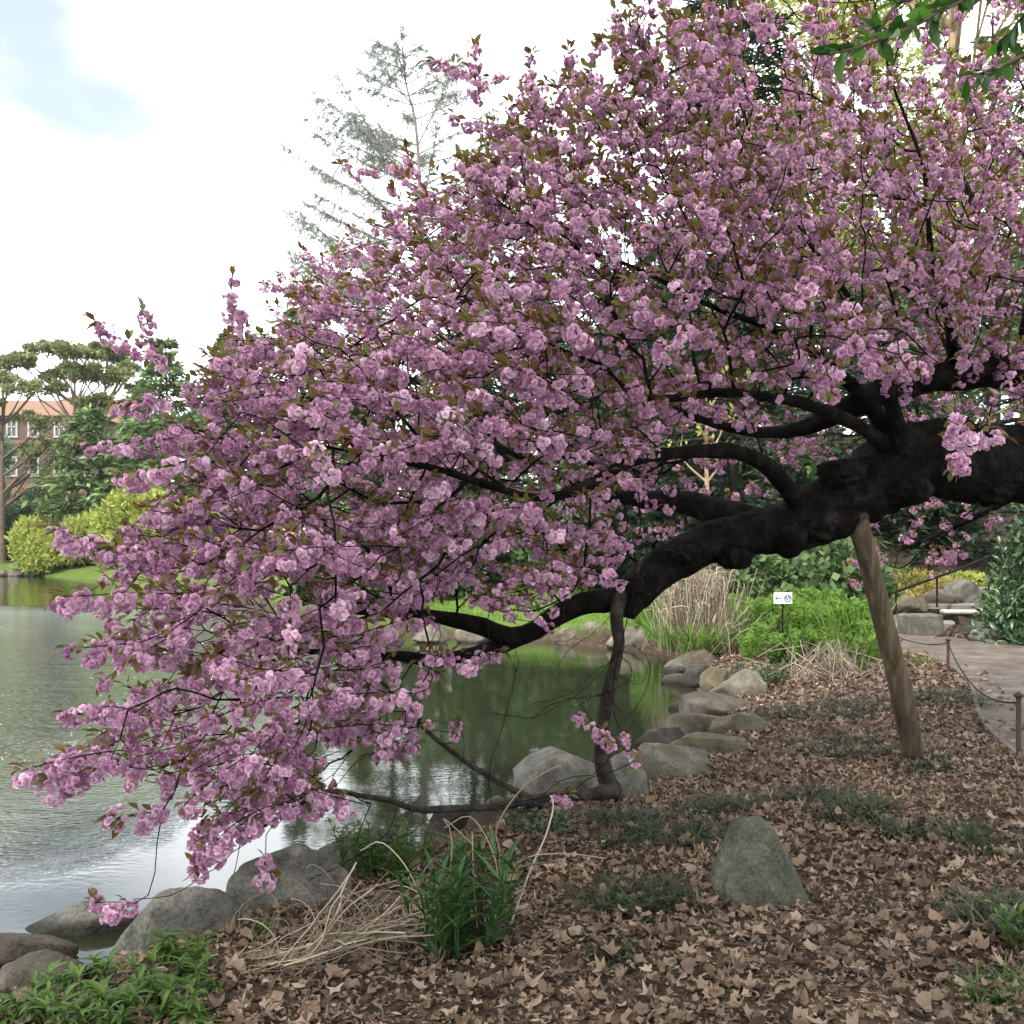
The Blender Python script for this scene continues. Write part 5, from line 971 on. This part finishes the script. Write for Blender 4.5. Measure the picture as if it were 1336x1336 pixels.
c, h = tree_h(1085, 30, -150); blob_tree('spring_tree', 'slim tree with sparse yellow green leaves behind the crown top', c, h, rpads(22, 3.8, .35, .97, (1.1, 1.7), (.7, 1.2), .6), M['lime'], M['trunk_grey'], .2, (.12, .26), 280, group='trees on the slope', wig=.02)
c, h = tree_h(922, 22, 470); blob_tree('young_tree', 'slim tan trunked tree behind the arching limb', c, h, rpads(6, 1.0, .6, .97, (.4, .7), (.3, .5)), M['lime'], M['trunk_tan'], .09, (.1, .2), 120, group='trees on the slope', wig=.01)
for i, (px, d, top) in enumerate([(-40, 100, 560), (250, 100, 520), (430, 105, 500), (620, 95, 470), (800, 80, 430), (960, 70, 380), (1150, 60, 330), (1340, 55, 320)]):
    c, h = tree_h(px, d, top); blob_tree('leafy_tree', 'leafy green tree in the far row '+['beyond the left picture edge', 'behind the leftmost conifers', 'behind the light green conifer', 'behind the feathery tree', 'behind the curved limb', 'behind the tallest conifer', 'behind the leaning post', 'behind the glossy bush'][i], c, h, rpads(14, h*.33, .25, .95, (2.0, 3.2), (1.6, 2.6)), M['bluegreen'], M['trunk_grey'], .35, (.5, .95), 60, group='far row of trees')
# grass on the lawn across the cove
acc = Acc(); n = 9000; x = rng.uniform(-5, 3.8, n); y = rng.uniform(21, 30, n); kk = shore_dist(x, y) > .5; x, y = x[kk], y[kk]; n = len(x); dd_ = np.stack([rng.normal(0, .5, n), rng.normal(0, .5, n), np.ones(n)], -1)
scatter_cards(acc, np.stack([x, y, ground_z(x, y)-.01], -1), dd_, rng.uniform(.06, .16, n), DIA, None, None, .12); tag(obj('lawn_grass', acc, M['fern']), kind='stuff')

# ------------------------------------------------------------------ the tall tree whose shade falls over the near bank, one branch in view
c = np.array([4.6, -4.2, 0.]); t = thing('shade_tree', 'big leaved shade tree at the right with one green branch hanging into view', 'tree', c)
ta = Acc(); tube(ta, spline([[*(c-[0, 0, .2]), .38], [4.4, -4.1, 2.5, .30], [3.6, -3.6, 5.5, .24], [1.6, -3.0, 8.6, .12]], .2)[:, :3], np.linspace(.4, .12, len(spline([[*(c-[0, 0, .2]), .38], [4.4, -4.1, 2.5, .30], [3.6, -3.6, 5.5, .24], [1.6, -3.0, 8.6, .12]], .2))), 12, rough=.08); obj('trunk', ta, M['trunk_grey'], t)
acc = Acc(); n = 19000; u_ = rdir(n)*(rng.random(n)**.4)[:, None]; p = np.array([-.2, -2.5, 8.8])+u_*[9.6, 7.0, 2.2]; 
scatter_cards(acc, p, rdir(n), rng.uniform(.16, .32, n), LEAF, nrm(rng.normal(size=(n, 3))*.6+[0, 0, 1])); obj('crown', acc, M['magnolia'], t)
sa = Acc(); acc = Acc()
bl = [[(1400, -80, 2.75, .009), (1300, -22, 2.6, .006), (1220, 26, 2.5, .005), (1150, 58, 2.45, .004), (1082, 78, 2.42, .0025)], [(1480, -150, 2.9, .016), (1400, -60, 2.8, .012), (1290, -8, 2.75, .009), (1230, 15, 2.7, .007), (1160, 45, 2.65, .005), (1110, 68, 2.62, .003)], [(1500, -60, 2.9, .012), (1420, 20, 2.7, .008), (1370, 60, 2.6, .006), (1310, 90, 2.55, .005), (1262, 108, 2.5, .003)], [(1290, -8, 2.75, .006), (1240, -5, 2.65, .004), (1170, 10, 2.6, .003)], [(1420, -40, 2.8, .008), (1350, 10, 2.9, .005), (1310, 60, 3.0, .003)]]
for b in bl:
    b = [(x_, y_-6, d_, r_) for x_, y_, d_, r_ in b]; s = spline(PR(b), .03); tube(sa, s[:, :3], s[:, 3], 6)
    for i in range(int(len(s)*.3), len(s)):
        for _ in range(2 if rng.random() < .6 else 3):
            tgt = nrm(s[min(i+1, len(s)-1), :3]-s[i-1, :3]); d_ = nrm(tgt*.8+rng.normal(size=3)*.6); inst(acc, *leaf_tpl(.46, .25, .08), basis(d_[None], nrm(np.array([[0, 0, 1.]])+rng.normal(size=(1, 3))*.5)), s[i:i+1, :3], np.array([rng.uniform(.045, .085)]), rng.random(1))
tube(sa, spline([[3.6, -3.6, 5.5], [3.6, -.6, 4.8], [2.4, 2.0, 3.9], P(1480, -150, 2.9)], .1), .02, 7); tube(sa, [P(1480, -150, 2.9), P(1500, -60, 2.9)], .014, 6)
obj('branch', sa, M['trunk_grey'], t); lo_ = obj('branch_leaves', acc, M['magnolia'], t); tag(lo_, 'glossy green leaves hanging into the upper right of the view')

# ------------------------------------------------------------------ air
acc = Acc(); box(acc, (0, 60, 20), (460, 300, 46.5)); m = bpy.data.materials.new('haze_air'); m.use_nodes = True; n = m.node_tree.nodes; l = m.node_tree.links; n.clear()
o = n.new('ShaderNodeOutputMaterial'); pv = n.new('ShaderNodeVolumePrincipled'); pv.inputs['Density'].default_value = .00016; pv.inputs['Color'].default_value = (.95, .97, 1, 1); pv.inputs['Anisotropy'].default_value = .2
l.new(pv.outputs[0], o.inputs['Volume']); tag(obj('haze', acc, m, smooth=False), kind='stuff'); sc.cycles.volume_bounces = 0
